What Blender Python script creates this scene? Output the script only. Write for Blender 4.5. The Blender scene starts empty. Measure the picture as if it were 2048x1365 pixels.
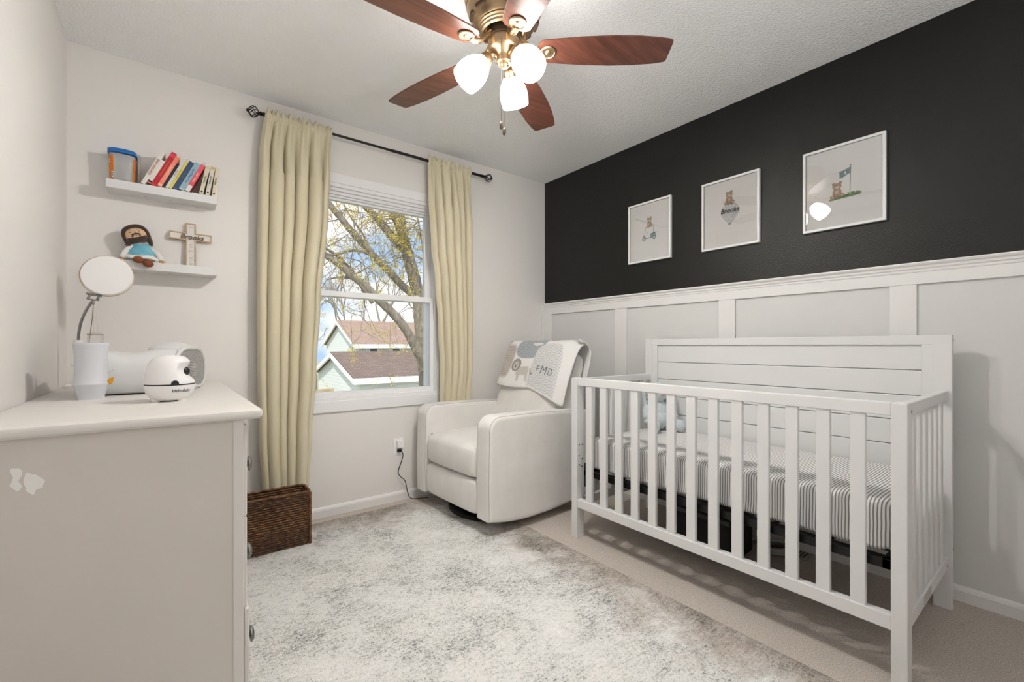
import bpy, bmesh, math, random
from mathutils import Matrix, Vector
from math import sin, cos, pi, radians as R
random.seed(7)
scene = bpy.context.scene
COL = scene.collection

# ------------------------------------------------------------------ camera
TH = 0.661000376
CZ = 1.0448
XL, XR, YB, YF, H = -0.357, 2.576, 2.853, -0.55, 2.44      # room: left, right, back, front, height
cam_d = bpy.data.cameras.new('camera')
cam_d.sensor_width = 36
cam_d.lens = 36 * 890.997 / 2048
cam_d.shift_y = 9.75 / 2048
cam_d.clip_start = 0.02
cam_d.clip_end = 300
cam = bpy.data.objects.new('camera', cam_d)
COL.objects.link(cam)
cam.location = (0, 0, CZ)
cam.rotation_euler = (pi / 2, 0, -TH)
scene.camera = cam

# ------------------------------------------------------------------ view, light
vs = scene.view_settings
vs.view_transform = 'Standard'
vs.look = 'None'
vs.gamma = 1
vs.use_curve_mapping = False
vs.exposure = 0.09
scene.cycles.max_bounces = 10
scene.cycles.diffuse_bounces = 7
scene.cycles.transparent_max_bounces = 12
scene.cycles.sample_clamp_indirect = 10
scene.cycles.caustics_reflective = False
scene.cycles.caustics_refractive = False
scene.cycles.use_denoising = True
BULB = 1180.0
SKY = 1.15


def lin(h):
    if isinstance(h, (tuple, list)):
        return (*h[:3], 1)
    h = h.lstrip('#')
    o = []
    for i in (0, 2, 4):
        c = int(h[i:i + 2], 16) / 255
        o.append(c / 12.92 if c <= .04045 else ((c + .055) / 1.055) ** 2.4)
    return (*o, 1)


w = bpy.data.worlds.new('sky')
scene.world = w
w.use_nodes = True
nt = w.node_tree
nt.nodes.clear()
tc = nt.nodes.new('ShaderNodeTexCoord')
mp = nt.nodes.new('ShaderNodeMapping')
mp.inputs['Scale'].default_value = (3.0, 3.0, 6.0)
mp.inputs['Location'].default_value = (0.35, 0.2, 0.1)
nz = nt.nodes.new('ShaderNodeTexNoise')
nz.inputs['Scale'].default_value = 1.6
nz.inputs['Detail'].default_value = 5
rp = nt.nodes.new('ShaderNodeValToRGB')
rp.color_ramp.elements[0].position = .40
rp.color_ramp.elements[0].color = lin('#aecdf3')
rp.color_ramp.elements[1].position = .56
rp.color_ramp.elements[1].color = (1, 1, 1.0, 1)
bg = nt.nodes.new('ShaderNodeBackground')
bg.inputs['Strength'].default_value = SKY
wo = nt.nodes.new('ShaderNodeOutputWorld')
L = nt.links
L.new(tc.outputs['Generated'], mp.inputs['Vector'])
L.new(mp.outputs['Vector'], nz.inputs['Vector'])
L.new(nz.outputs['Fac'], rp.inputs['Fac'])
L.new(rp.outputs['Color'], bg.inputs['Color'])
L.new(bg.outputs['Background'], wo.inputs['Surface'])

sun_d = bpy.data.lights.new('sun', 'SUN')
sun_d.energy = 3.6
sun_d.angle = R(2)
sun_d.color = (1, .95, .86)
sun = bpy.data.objects.new('sun', sun_d)
COL.objects.link(sun)
sun.rotation_euler = (R(42), 0, R(-38))

# bounce fill: light added unseen behind the camera, brightens the room off the ceiling
bn_d = bpy.data.lights.new('bounce_fill', 'AREA')
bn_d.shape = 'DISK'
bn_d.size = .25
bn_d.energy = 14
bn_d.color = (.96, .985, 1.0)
bn = bpy.data.objects.new('bounce_fill', bn_d)
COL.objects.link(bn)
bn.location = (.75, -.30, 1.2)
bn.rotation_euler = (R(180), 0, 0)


# ------------------------------------------------------------------ materials
class N:
    """small node helper around one material"""

    def __init__(s, name):
        s.m = bpy.data.materials.new(name)
        s.m.use_nodes = True
        s.t = s.m.node_tree
        s.b = s.t.nodes['Principled BSDF']
        s.out = s.t.nodes['Material Output']

    def n(s, typ, **kw):
        x = s.t.nodes.new(typ)
        for k, v in kw.items():
            if k in x.inputs:
                x.inputs[k].default_value = v
            else:
                setattr(x, k, v)
        return x

    def l(s, a, b):
        s.t.links.new(a, b)

    def coord(s, scale=(1, 1, 1), kind='Object', rot=(0, 0, 0), loc=(0, 0, 0)):
        c = s.n('ShaderNodeTexCoord')
        m = s.n('ShaderNodeMapping')
        m.inputs['Scale'].default_value = scale
        m.inputs['Rotation'].default_value = rot
        m.inputs['Location'].default_value = loc
        s.l(c.outputs[kind], m.inputs['Vector'])
        return m.outputs['Vector']

    def noise(s, vec, scale, detail=3, rough=.5):
        x = s.n('ShaderNodeTexNoise')
        x.inputs['Scale'].default_value = scale
        x.inputs['Detail'].default_value = detail
        x.inputs['Roughness'].default_value = rough
        if vec:
            s.l(vec, x.inputs['Vector'])
        return x.outputs['Fac']

    def ramp(s, fac, stops, interp='LINEAR'):
        x = s.n('ShaderNodeValToRGB')
        x.color_ramp.interpolation = interp
        e = x.color_ramp.elements
        while len(e) < len(stops):
            e.new(.5)
        for i, (p, c) in enumerate(stops):
            e[i].position = p
            e[i].color = lin(c)
        s.l(fac, x.inputs['Fac'])
        return x.outputs['Color']

    def math(s, op, a, b=None, c=None):
        x = s.n('ShaderNodeMath', operation=op)
        for i, v in enumerate((a, b, c)):
            if v is None:
                continue
            if isinstance(v, (int, float)):
                x.inputs[i].default_value = v
            else:
                s.l(v, x.inputs[i])
        return x.outputs[0]

    def mix(s, fac, a, b):
        x = s.n('ShaderNodeMix', data_type='RGBA')
        for i, v in ((0, fac), (6, a), (7, b)):
            if isinstance(v, str):
                x.inputs[i].default_value = lin(v)
            elif isinstance(v, (int, float)):
                x.inputs[i].default_value = v
            else:
                s.l(v, x.inputs[i])
        return x.outputs[2]

    def bump(s, height, strength=.3, dist=.01):
        x = s.n('ShaderNodeBump')
        x.inputs['Strength'].default_value = strength
        x.inputs['Distance'].default_value = dist
        s.l(height, x.inputs['Height'])
        s.l(x.outputs['Normal'], s.b.inputs['Normal'])


def pm(name, col, rough=.5, metal=0, bump=None, spec=.5, coat=0, var=None, sheen=0):
    a = N(name)
    a.b.inputs['Base Color'].default_value = lin(col)
    a.b.inputs['Roughness'].default_value = rough
    a.b.inputs['Metallic'].default_value = metal
    a.b.inputs['Specular IOR Level'].default_value = spec
    if coat:
        a.b.inputs['Coat Weight'].default_value = coat
        a.b.inputs['Coat Roughness'].default_value = .03
    if sheen:
        a.b.inputs['Sheen Weight'].default_value = sheen
    if bump:
        a.bump(a.noise(a.coord(), bump[0], 4, .6), bump[1], bump[2])
    if var:
        a.l(a.ramp(a.noise(a.coord(var[1] if len(var) > 1 else (1, 1, 1)), var[0], 5, .6),
                   [(.3, var[2] if len(var) > 2 else col), (.7, var[3] if len(var) > 3 else col)]), a.b.inputs['Base Color'])
    return a.m


M = {}
M['wall'] = pm('wall paint', '#e3e0dd', .55, bump=(55, .10, .004))
M['wall_black'] = pm('black eggshell paint', '#171615', .40, bump=(130, .42, .004), spec=.3)
M['trim'] = pm('white trim paint', '#e2e1e0', .4, bump=(12, .03, .004))
M['wainscot'] = pm('white wainscot paint', '#d4d4d3', .45, bump=(60, .05, .004))
M['vinyl'] = pm('white window vinyl', '#e9e9ea', .35)
M['white'] = pm('white lacquer', '#dbdbdb', .38)
M['white_soft'] = pm('white plastic', '#eeeded', .3)
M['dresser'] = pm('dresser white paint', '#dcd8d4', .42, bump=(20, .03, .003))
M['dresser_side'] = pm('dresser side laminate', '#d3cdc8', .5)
M['patch'] = pm('bare white primer', '#efeeec', .6)
M['black'] = pm('black plastic', '#121212', .35)
M['black_metal'] = pm('black powder coat', '#0d0d0d', .4, .2)
M['brass'] = pm('antique brass', '#b59a78', .36, 1.0, var=(9, (1, 1, 12), '#ad9474', '#bfa482'))
M['brass_dark'] = pm('dark recess metal', '#4a3b2c', .6, .6)
M['chrome'] = pm('brushed chrome', '#9b9a98', .28, 1.0)
M['nickel'] = pm('satin nickel', '#8d8b88', .35, 1.0)
M['chain'] = pm('bronze chain', '#6b6055', .4, .9)

a = N('ceiling texture paint')
a.b.inputs['Base Color'].default_value = lin('#f4f4f4')
a.b.inputs['Roughness'].default_value = .8
v = a.coord()
h1 = a.noise(v, 110, 4, .65)
vo = a.n('ShaderNodeTexVoronoi')
vo.inputs['Scale'].default_value = 85
a.l(v, vo.inputs['Vector'])
hh = a.math('ADD', h1, a.math('MULTIPLY', vo.outputs['Distance'], .6))
a.bump(hh, .5, .010)
M['ceiling'] = a.m

a = N('beige carpet')
v = a.coord()
n1 = a.noise(v, 210, 3, .7)
n2 = a.noise(v, 5, 3, .5)
c = a.ramp(n1, [(.30, '#a79b91'), (.50, '#d5cbc2'), (.70, '#ece6df')])
c2 = a.mix(a.math('MULTIPLY', n2, .35), c, '#c4b7aa')
a.l(c2, a.b.inputs['Base Color'])
a.b.inputs['Roughness'].default_value = .95
a.b.inputs['Specular IOR Level'].default_value = .1
a.bump(n1, .8, .01)
M['carpet'] = a.m

a = N('distressed rug')
v = a.coord()
vx = a.coord((1, 4.5, 1))
vy = a.coord((1.5, 1, 1))
big = a.noise(v, 3.4, 6, .68)
streak = a.noise(vx, 26, 5, .72)
fine = a.noise(v, 210, 2, .7)
weave = a.noise(vy, 95, 3, .7)
s1 = a.math('ADD', a.math('MULTIPLY', big, .80), a.math('MULTIPLY', streak, .62))
s1 = a.math('ADD', s1, a.math('MULTIPLY', fine, .55))
s1 = a.math('ADD', s1, a.math('MULTIPLY', weave, .62))
s1 = a.math('DIVIDE', s1, 2.59)
base = a.ramp(s1, [(.375, '#4c504c'), (.42, '#828581'), (.460, '#bcbcb8'), (.505, '#dddcd9'), (.61, '#efeeec')])
# taupe border band toward the edges of the rug
sep = a.n('ShaderNodeSeparateXYZ')
a.l(v, sep.inputs[0])
ex = a.math('SUBTRACT', .93, a.math('ABSOLUTE', sep.outputs[0]))
ey = a.math('SUBTRACT', 1.48, a.math('ABSOLUTE', sep.outputs[1]))
ed = a.math('MINIMUM', ex, ey)
n3 = a.noise(v, 5, 4, .6)
bd = a.math('ADD', a.math('MULTIPLY', ed, 3.2), a.math('MULTIPLY', a.math('SUBTRACT', n3, .5), 2.4))
bf = a.n('ShaderNodeMapRange')
bf.inputs[1].default_value = .95
bf.inputs[2].default_value = .15
bf.inputs[3].default_value = 0
bf.inputs[4].default_value = .9
a.l(bd, bf.inputs[0])
taupe = a.ramp(s1, [(.40, '#5a544e'), (.47, '#90867d'), (.58, '#c3b9b0')])
a.l(a.mix(bf.outputs[0], base, taupe), a.b.inputs['Base Color'])
a.b.inputs['Roughness'].default_value = .95
a.b.inputs['Specular IOR Level'].default_value = .1
a.bump(a.math('ADD', fine, weave), .6, .006)
M['rug'] = a.m

a = N('olive curtain cloth')
v = a.coord((1, 1, .15))
a.b.inputs['Base Color'].default_value = lin('#d8cfb3')
a.l(a.ramp(a.noise(v, 9, 4, .6), [(.3, '#d2c9ac'), (.7, '#ded5bb')]), a.b.inputs['Base Color'])
a.b.inputs['Roughness'].default_value = .75
a.b.inputs['Sheen Weight'].default_value = .25
tr = a.n('ShaderNodeBsdfTranslucent')
tr.inputs['Color'].default_value = lin('#c9c49a')
mx = a.n('ShaderNodeMixShader')
mx.inputs[0].default_value = .12
a.l(a.b.outputs[0], mx.inputs[1])
a.l(tr.outputs[0], mx.inputs[2])
a.l(mx.outputs[0], a.out.inputs['Surface'])
a.bump(a.noise(a.coord(), 900, 2, .5), .08, .001)
M['curtain'] = a.m

a = N('pale upholstery')
v = a.coord()
a.l(a.ramp(a.noise(v, 7, 4, .6), [(.3, '#dddad6'), (.7, '#e6e4e1')]), a.b.inputs['Base Color'])
a.b.inputs['Roughness'].default_value = .85
a.b.inputs['Sheen Weight'].default_value = .3
a.bump(a.math('ADD', a.noise(v, 420, 2, .5), a.math('MULTIPLY', a.noise(v, 9, 2, .5), 2.0)), .12, .006)
M['uph'] = a.m
M['seam'] = pm('upholstery piping', '#bcb9b4', .85)

a = N('walnut blade')
v = a.coord((1, 14, 14))
a.l(a.ramp(a.noise(v, 3.2, 6, .65), [(.3, '#4a2a1d'), (.5, '#603629'), (.7, '#744534')]), a.b.inputs['Base Color'])
a.b.inputs['Roughness'].default_value = .33
M['walnut'] = a.m

a = N('seagrass weave')
v = a.coord((1, 1, 1))
wv = a.n('ShaderNodeTexWave', wave_type='BANDS', bands_direction='Z')
wv.inputs['Scale'].default_value = 27
wv.inputs['Distortion'].default_value = 2.2
wv.inputs['Detail'].default_value = 3
wv.inputs['Detail Scale'].default_value = 3.5
a.l(v, wv.inputs['Vector'])
st = a.noise(a.coord((16, 16, 62), rot=(0, R(9), 0)), 2.6, 5, .75)
k = a.math('ADD', a.math('MULTIPLY', wv.outputs['Fac'], .28), a.math('MULTIPLY', st, .86))
a.l(a.ramp(k, [(.36, '#150b06'), (.52, '#3d2413'), (.64, '#6e4625'), (.78, '#b08352')]), a.b.inputs['Base Color'])
a.b.inputs['Roughness'].default_value = .55
a.bump(k, .9, .012)
M['weave'] = a.m
M['rope'] = pm('braided seagrass rim', '#6b452a', .6, bump=(150, .7, .01), var=(60, (1, 1, 1), '#3b2313', '#93663f'))

a = N('striped crib sheet')
v = a.coord()
dn = a.noise(v, 6, 2, .5)
sep = a.n('ShaderNodeSeparateXYZ')
a.l(v, sep.inputs[0])
yy = a.math('ADD', sep.outputs[1], a.math('MULTIPLY', a.math('SUBTRACT', dn, .5), .012))
ph = a.math('FRACT', a.math('MULTIPLY', yy, 1 / .0096))
sel = a.math('GREATER_THAN', ph, .60)
tn = a.noise(a.coord((0, 1, 0)), 8, 2, .5)
gc = a.ramp(tn, [(.35, '#978e87'), (.6, '#84878c')])
a.l(a.mix(sel, '#e9e7e5', gc), a.b.inputs['Base Color'])
a.b.inputs['Roughness'].default_value = .9
a.bump(a.noise(v, 14, 3, .5), .15, .01)
M['sheet'] = a.m

a = N('frosted glass shade')
a.b.inputs['Base Color'].default_value = lin('#f4ead8')
a.b.inputs['Roughness'].default_value = .35
a.b.inputs['Emission Color'].default_value = (1, .975, .925, 1)
a.b.inputs['Emission Strength'].default_value = 24
M['shade'] = a.m
a = N('glowing bulb')
a.b.inputs['Emission Color'].default_value = (1, .985, .96, 1)
a.b.inputs['Emission Strength'].default_value = BULB
M['bulb'] = a.m


def glass(name, tint='#ffffff', refl=1.0, ior=1.5, milky=0.0, mcol='#e8e6e2'):
    a = N(name)
    t = a.n('ShaderNodeBsdfTransparent')
    t.inputs[0].default_value = lin(tint)
    g = a.n('ShaderNodeBsdfGlossy')
    g.inputs['Roughness'].default_value = .01
    fr = a.n('ShaderNodeFresnel')
    fr.inputs['IOR'].default_value = ior
    ms = a.n('ShaderNodeMixShader')
    a.l(a.math('MULTIPLY', fr.outputs[0], refl), ms.inputs[0])
    a.l(t.outputs[0], ms.inputs[1])
    a.l(g.outputs[0], ms.inputs[2])
    last = ms
    if milky:
        d = a.n('ShaderNodeBsdfDiffuse')
        d.inputs[0].default_value = lin(mcol)
        m2 = a.n('ShaderNodeMixShader')
        m2.inputs[0].default_value = milky
        a.l(ms.outputs[0], m2.inputs[1])
        a.l(d.outputs[0], m2.inputs[2])
        last = m2
    a.l(last.outputs[0], a.out.inputs['Surface'])
    return a.m


M['glass'] = glass('window glass', refl=.7)
M['pic_glass'] = glass('picture glass', refl=1.0)
M['clear_plastic'] = glass('clear plastic', '#fafafa', .8, milky=.26, mcol='#fbfaf8')
M['clear_bottle'] = glass('clear bottle plastic', '#fdfcfb', .35, milky=.10, mcol='#f2efec')

# ------------------------------------------------------------------ mesh builder


class MB:
    def __init__(s):
        s.v, s.f, s.mi, s.m = [], [], [], 0
        s.uv = {}

    def add(s, vs, fs, X=None):
        o = len(s.v)
        for p in vs:
            p = Vector(p)
            if X is not None:
                p = X @ p
            s.v.append(p)
        for f in fs:
            s.f.append([o + i for i in f])
            s.mi.append(s.m)
        return s

    def box(s, x0, x1, y0, y1, z0, z1, X=None):
        vs = [(x0, y0, z0), (x1, y0, z0), (x1, y1, z0), (x0, y1, z0), (x0, y0, z1), (x1, y0, z1), (x1, y1, z1), (x0, y1, z1)]
        return s.add(vs, [(0, 3, 2, 1), (4, 5, 6, 7), (0, 1, 5, 4), (1, 2, 6, 5), (2, 3, 7, 6), (3, 0, 4, 7)], X)

    def quad(s, a, b, c, d, X=None):
        return s.add([a, b, c, d], [(0, 1, 2, 3)], X)

    def prism(s, poly, z0, z1, X=None, caps=True):
        n = len(poly)
        vs = [(x, y, z0) for x, y in poly] + [(x, y, z1) for x, y in poly]
        fs = [(i, (i + 1) % n, n + (i + 1) % n, n + i) for i in range(n)]
        if caps:
            fs += [tuple(range(n - 1, -1, -1)), tuple(range(n, 2 * n))]
        return s.add(vs, fs, X)

    def lathe(s, prof, n=24, X=None, sq=None):
        """profile of (r, z); sq: superellipse exponent for a squarer ring"""
        vs, fs = [], []
        for r, z in prof:
            for i in range(n):
                t = 2 * pi * i / n
                c, k = cos(t), sin(t)
                if sq:
                    c = math.copysign(abs(c) ** sq, c)
                    k = math.copysign(abs(k) ** sq, k)
                vs.append((r * c, r * k, z))
        for j in range(len(prof) - 1):
            for i in range(n):
                fs.append((j * n + i, j * n + (i + 1) % n, (j + 1) * n + (i + 1) % n, (j + 1) * n + i))
        if prof[0][0] > 0 and s.cap0:
            fs.append(tuple(range(n - 1, -1, -1)))
        if prof[-1][0] > 0 and s.cap1:
            k = (len(prof) - 1) * n
            fs.append(tuple(range(k, k + n)))
        return s.add(vs, fs, X)
    cap0 = cap1 = False

    def tube(s, pts, r, n=8, X=None, cap=True):
        pts = [Vector(p) for p in pts]
        m = len(pts)
        rr = r if isinstance(r, (list, tuple)) else [r] * m
        vs, fs = [], []
        up = None
        for i, p in enumerate(pts):
            d = (pts[min(i + 1, m - 1)] - pts[max(i - 1, 0)]).normalized()
            if up is None:
                up = Vector((0, 0, 1)) if abs(d.z) < .9 else Vector((1, 0, 0))
            a = d.cross(up)
            if a.length < 1e-6:
                a = d.orthogonal()
            a.normalize()
            b = a.cross(d).normalized()
            up = b
            for k in range(n):
                t = 2 * pi * k / n
                vs.append(p + (a * cos(t) + b * sin(t)) * rr[i])
        for i in range(m - 1):
            for k in range(n):
                fs.append((i * n + k, (i + 1) * n + k, (i + 1) * n + (k + 1) % n, i * n + (k + 1) % n))
        if cap:
            fs.append(tuple(range(n)))
            fs.append(tuple(range(m * n - 1, (m - 1) * n - 1, -1)))
        return s.add(vs, fs, X)

    def sphere(s, c, r, nu=16, nv=10, X=None, e=1.0, e2=None):
        """ellipsoid / superquadric: c centre, r (rx,ry,rz), e exponents (<1 is boxier)"""
        if isinstance(r, (int, float)):
            r = (r, r, r)
        e2 = e if e2 is None else e2
        f = lambda q, k: math.copysign(abs(q) ** k, q)
        vs = [(c[0], c[1], c[2] - r[2])]
        for j in range(1, nv):
            p = -pi / 2 + pi * j / nv
            for i in range(nu):
                t = 2 * pi * i / nu
                vs.append((c[0] + r[0] * f(cos(p), e) * f(cos(t), e2), c[1] + r[1] * f(cos(p), e) * f(sin(t), e2), c[2] + r[2] * f(sin(p), e)))
        vs.append((c[0], c[1], c[2] + r[2]))
        fs = []
        for i in range(nu):
            fs.append((0, 1 + (i + 1) % nu, 1 + i))
            k = 1 + (nv - 2) * nu
            fs.append((k + i, k + (i + 1) % nu, len(vs) - 1))
        for j in range(nv - 2):
            for i in range(nu):
                q = 1 + j * nu
                fs.append((q + i, q + (i + 1) % nu, q + nu + (i + 1) % nu, q + nu + i))
        return s.add(vs, fs, X)

    def grid(s, fn, nu, nv, X=None, keep_uv=False):
        vs, fs = [], []
        o = len(s.v)
        for j in range(nv + 1):
            for i in range(nu + 1):
                vs.append(fn(i / nu, j / nv))
                if keep_uv:
                    s.uv[o + len(vs) - 1] = (i / nu, j / nv)
        for j in range(nv):
            for i in range(nu):
                q = j * (nu + 1) + i
                fs.append((q, q + 1, q + nu + 2, q + nu + 1))
        return s.add(vs, fs, X)

    def disc(s, cx, cy, rx, ry, z, rot=0, n=20, X=None):
        vs = []
        for i in range(n):
            t = 2 * pi * i / n
            a, b = rx * cos(t), ry * sin(t)
            vs.append((cx + a * cos(rot) - b * sin(rot), cy + a * sin(rot) + b * cos(rot), z))
        return s.add(vs, [tuple(range(n))], X)

    def poly(s, pts, z, X=None):
        return s.add([(x, y, z) for x, y in pts], [tuple(range(len(pts)))], X)

    def text(s, body, size, X=None, depth=0.0, bold=0.0, fn=None, align='CENTER', shear=0.0):
        cu = bpy.data.curves.new('lettering', 'FONT')
        cu.body = body
        cu.size = size
        cu.align_x = align
        cu.align_y = 'CENTER'
        cu.extrude = depth
        cu.offset = bold
        cu.shear = shear
        cu.resolution_u = 3
        ob = bpy.data.objects.new('lettering', cu)
        me = ob.to_mesh()
        vs = [v.co.copy() for v in me.vertices]
        me.calc_loop_triangles()
        fs = [tuple(q.vertices) for q in me.loop_triangles]
        ob.to_mesh_clear()
        bpy.data.objects.remove(ob)
        bpy.data.curves.remove(cu)
        if fn:
            vs = [fn(p) for p in vs]
        return s.add(vs, fs, X)

    def build(s, name, mat, parent=None, smooth=False, bevel=0, seg=2, sharp=None, solid=0, sub=0, off=None):
        me = bpy.data.meshes.new(name)
        o = Vector(off) if off else Vector((0, 0, 0))
        me.from_pydata([p - o for p in s.v], [], s.f)
        mats = mat if isinstance(mat, (list, tuple)) else [mat]
        for q in mats:
            me.materials.append(M[q] if isinstance(q, str) else q)
        if len(mats) > 1:
            me.polygons.foreach_set('material_index', s.mi)
        if s.uv:
            ul = me.uv_layers.new(name='UVMap')
            for lp in me.loops:
                if lp.vertex_index in s.uv:
                    ul.data[lp.index].uv = s.uv[lp.vertex_index]
        if smooth:
            me.polygons.foreach_set('use_smooth', [True] * len(me.polygons))
            if sharp:
                me.set_sharp_from_angle(angle=R(sharp))
        me.update()
        ob = bpy.data.objects.new(name, me)
        COL.objects.link(ob)
        if parent is not None:
            ob.parent = parent
        elif off:
            ob.location = o
        if solid:
            md = ob.modifiers.new('solid', 'SOLIDIFY')
            md.thickness = solid
            md.offset = 0
        if bevel:
            md = ob.modifiers.new('bevel', 'BEVEL')
            md.width = bevel
            md.segments = seg
            md.limit_method = 'ANGLE'
            md.angle_limit = R(40)
        if sub:
            md = ob.modifiers.new('sub', 'SUBSURF')
            md.levels = md.render_levels = sub
        return ob


def tag(o, label, cat, group=None, kind=None):
    o['label'] = label
    o['category'] = cat
    if group:
        o['group'] = group
    if kind:
        o['kind'] = kind
    return o


def thing(name, label, cat, loc=(0, 0, 0), rz=0, group=None):
    o = bpy.data.objects.new(name, None)
    COL.objects.link(o)
    o.location = loc
    o.rotation_euler = (0, 0, rz)
    o.empty_display_size = .05
    return tag(o, label, cat, group)


def struct(o):
    o['kind'] = 'structure'
    return o


def rotm(axis, ang, loc=(0, 0, 0)):
    return Matrix.Translation(loc) @ Matrix.Rotation(ang, 4, axis)


def aim(p, d, roll=0):
    """matrix whose +Z points along d, at p"""
    q = Vector(d).normalized().to_track_quat('Z', 'Y')
    return Matrix.Translation(p) @ q.to_matrix().to_4x4() @ Matrix.Rotation(roll, 4, 'Z')


def rrect(hw, hh, r, n=5, cx=0, cy=0):
    o = []
    for (sx, sy, a0) in ((1, 1, 0), (-1, 1, 90), (-1, -1, 180), (1, -1, 270)):
        for i in range(n + 1):
            t = R(a0 + 90 * i / n)
            o.append((cx + sx * (hw - r) + r * cos(t), cy + sy * (hh - r) + r * sin(t)))
    return o


def face_back(x, y, z):      # 2-D art on a surface that faces -Y
    return Matrix(((1, 0, 0, x), (0, 0, -1, y), (0, 1, 0, z), (0, 0, 0, 1)))


def face_right(x, y, z):     # 2-D art on a surface that faces -X
    return Matrix(((0, 0, -1, x), (-1, 0, 0, y), (0, 1, 0, z), (0, 0, 0, 1)))


def smooth_path(p, k=6):
    p = [Vector(q) for q in p]
    o = []
    for i in range(len(p) - 1):
        a_, b_, c_, d_ = p[max(i - 1, 0)], p[i], p[i + 1], p[min(i + 2, len(p) - 1)]
        for j in range(k):
            s_ = j / k
            o.append(.5 * ((2 * b_) + (c_ - a_) * s_ + (2 * a_ - 5 * b_ + 4 * c_ - d_) * s_ * s_ + (3 * b_ - a_ - 3 * c_ + d_) * s_ ** 3))
    return o + [p[-1]]


# ------------------------------------------------------------------ room shell
T = .14
struct(MB().box(XL - T, XR + T, YF - T, YB + T, -.12, 0).build('floor', 'carpet'))
struct(MB().box(XL - T, XR + T, YF - T, YB + T, H, H + .14).build('ceiling', 'ceiling'))
WX0, WX1, WZ0, WZ1 = .60, 1.545, .70, 2.065         # window opening
b = MB()
b.box(XL - T, WX0, YB, YB + T, 0, H).box(WX1, XR + T, YB, YB + T, 0, H)
b.box(WX0, WX1, YB, YB + T, 0, WZ0).box(WX0, WX1, YB, YB + T, WZ1, H)
struct(b.build('wall_back', 'wall'))
struct(MB().box(XL - T, XL, YF - T, YB, 0, H).build('wall_left', 'wall'))
struct(MB().box(XL, XR, YF - T, YF, 0, H).build('wall_front', 'wall'))
b = MB()
b.box(XR, XR + T, YF - T, YB, 0, 1.385)
b.m = 1
b.box(XR, XR + T, YF - T, YB, 1.385, H)
struct(b.build('wall_right', ['wainscot', 'wall_black']))


def baseboard(name, p0, p1, nrm, h=.062, t=.014):
    prof = [(0, 0), (t, 0), (t, h - .018), (t * .75, h - .008), (t * .35, h), (0, h)]
    p0, p1, nrm = Vector(p0), Vector(p1), Vector(nrm)
    vs = [p0 + nrm * q + Vector((0, 0, z)) for q, z in prof] + [p1 + nrm * q + Vector((0, 0, z)) for q, z in prof]
    n = len(prof)
    fs = [(i, (i + 1) % n, n + (i + 1) % n, n + i) for i in range(n)] + [tuple(range(n)), tuple(range(2 * n - 1, n - 1, -1))]
    return struct(MB().add(vs, fs).build(name, 'trim'))


baseboard('baseboard_back', (XL, YB, 0), (XR, YB, 0), (0, -1, 0))
baseboard('baseboard_right', (XR, YF, 0), (XR, YB - .0141, 0), (-1, 0, 0))
baseboard('baseboard_left', (XL, YF, 0), (XL, YB - .0141, 0), (1, 0, 0))
# chair rail: flat board, stepped moulding on top, battens below
b = MB()
b.box(XR - .013, XR, YF, YB, 1.312, 1.362)
prof = [(0, 1.362), (.014, 1.362), (.016, 1.368), (.016, 1.374), (.021, 1.379), (.022, 1.388), (.030, 1.393), (.033, 1.399), (.033, 1.4045), (0, 1.4045)]
n = len(prof)
vs = [(XR - q, YF, z) for q, z in prof] + [(XR - q, YB, z) for q, z in prof]
b.add(vs, [(i, (i + 1) % n, n + (i + 1) % n, n + i) for i in range(n)] + [tuple(range(n)), tuple(range(2 * n - 1, n - 1, -1))])
struct(b.build('trim_1', 'trim', bevel=.0015))
for i, (y0, y1) in enumerate(((2.755, YB), (1.984, 2.088), (1.226, 1.322), (.447, .538), (-.33, -.235))):
    struct(MB().box(XR - .012, XR, y0, y1, .062, 1.312).build('trim_%d' % (i + 2), 'trim', bevel=.002))
struct(MB().box(XR - .04, XR - .012, YB - .012, YB, .062, 1.395).build('trim_7', 'trim', bevel=.002))

# ------------------------------------------------------------------ window
wi = bpy.data.objects.new('window_1', None)
COL.objects.link(wi)
wi['kind'] = 'structure'
b = MB()
y0 = YB - .013
b.box(WX0 - .03, WX1 + .018, y0, YB, .636, .705).box(WX0 - .03, WX1 + .018, y0, YB, 2.055, 2.115)
b.box(WX0 - .03, WX0 + .004, y0, YB, .705, 2.055).box(WX1 - .004, WX1 + .018, y0, YB, .705, 2.055)
b.build('casing', 'vinyl', wi, bevel=.003)
b = MB()
fx0, fx1, fz0, fz1 = WX0 + .004, WX1 - .004, .704, 2.055
for q, d0, d1 in ((0, -.008, .13),):
    z1 = fz1 - q * 1.0
    b.box(fx0 + q, fx0 + q + .022, YB + d0, YB + d1, fz0, fz1).box(fx1 - q - .022, fx1 - q, YB + d0, YB + d1, fz0, fz1)
    b.box(fx0 + q + .022, fx1 - q - .022, YB + d0, YB + d1, fz0 + q * .2, fz0 + .022 + q * .2)
for z0, z1, d in ((2.033, 2.055, -.006), (2.015, 2.033, .012), (1.996, 2.015, .03), (1.984, 1.996, .045)):
    b.box(fx0 + .002, fx1 - .002, YB + d, YB + .129, z0, z1)
b.box(fx0 + .001, fx0 + .046, YB + .058, YB + .131, fz0 + .03, 2.0).box(fx1 - .046, fx1 - .001, YB + .058, YB + .131, fz0 + .03, 2.0)
b.build('frame', 'vinyl', wi, bevel=.002)
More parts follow.
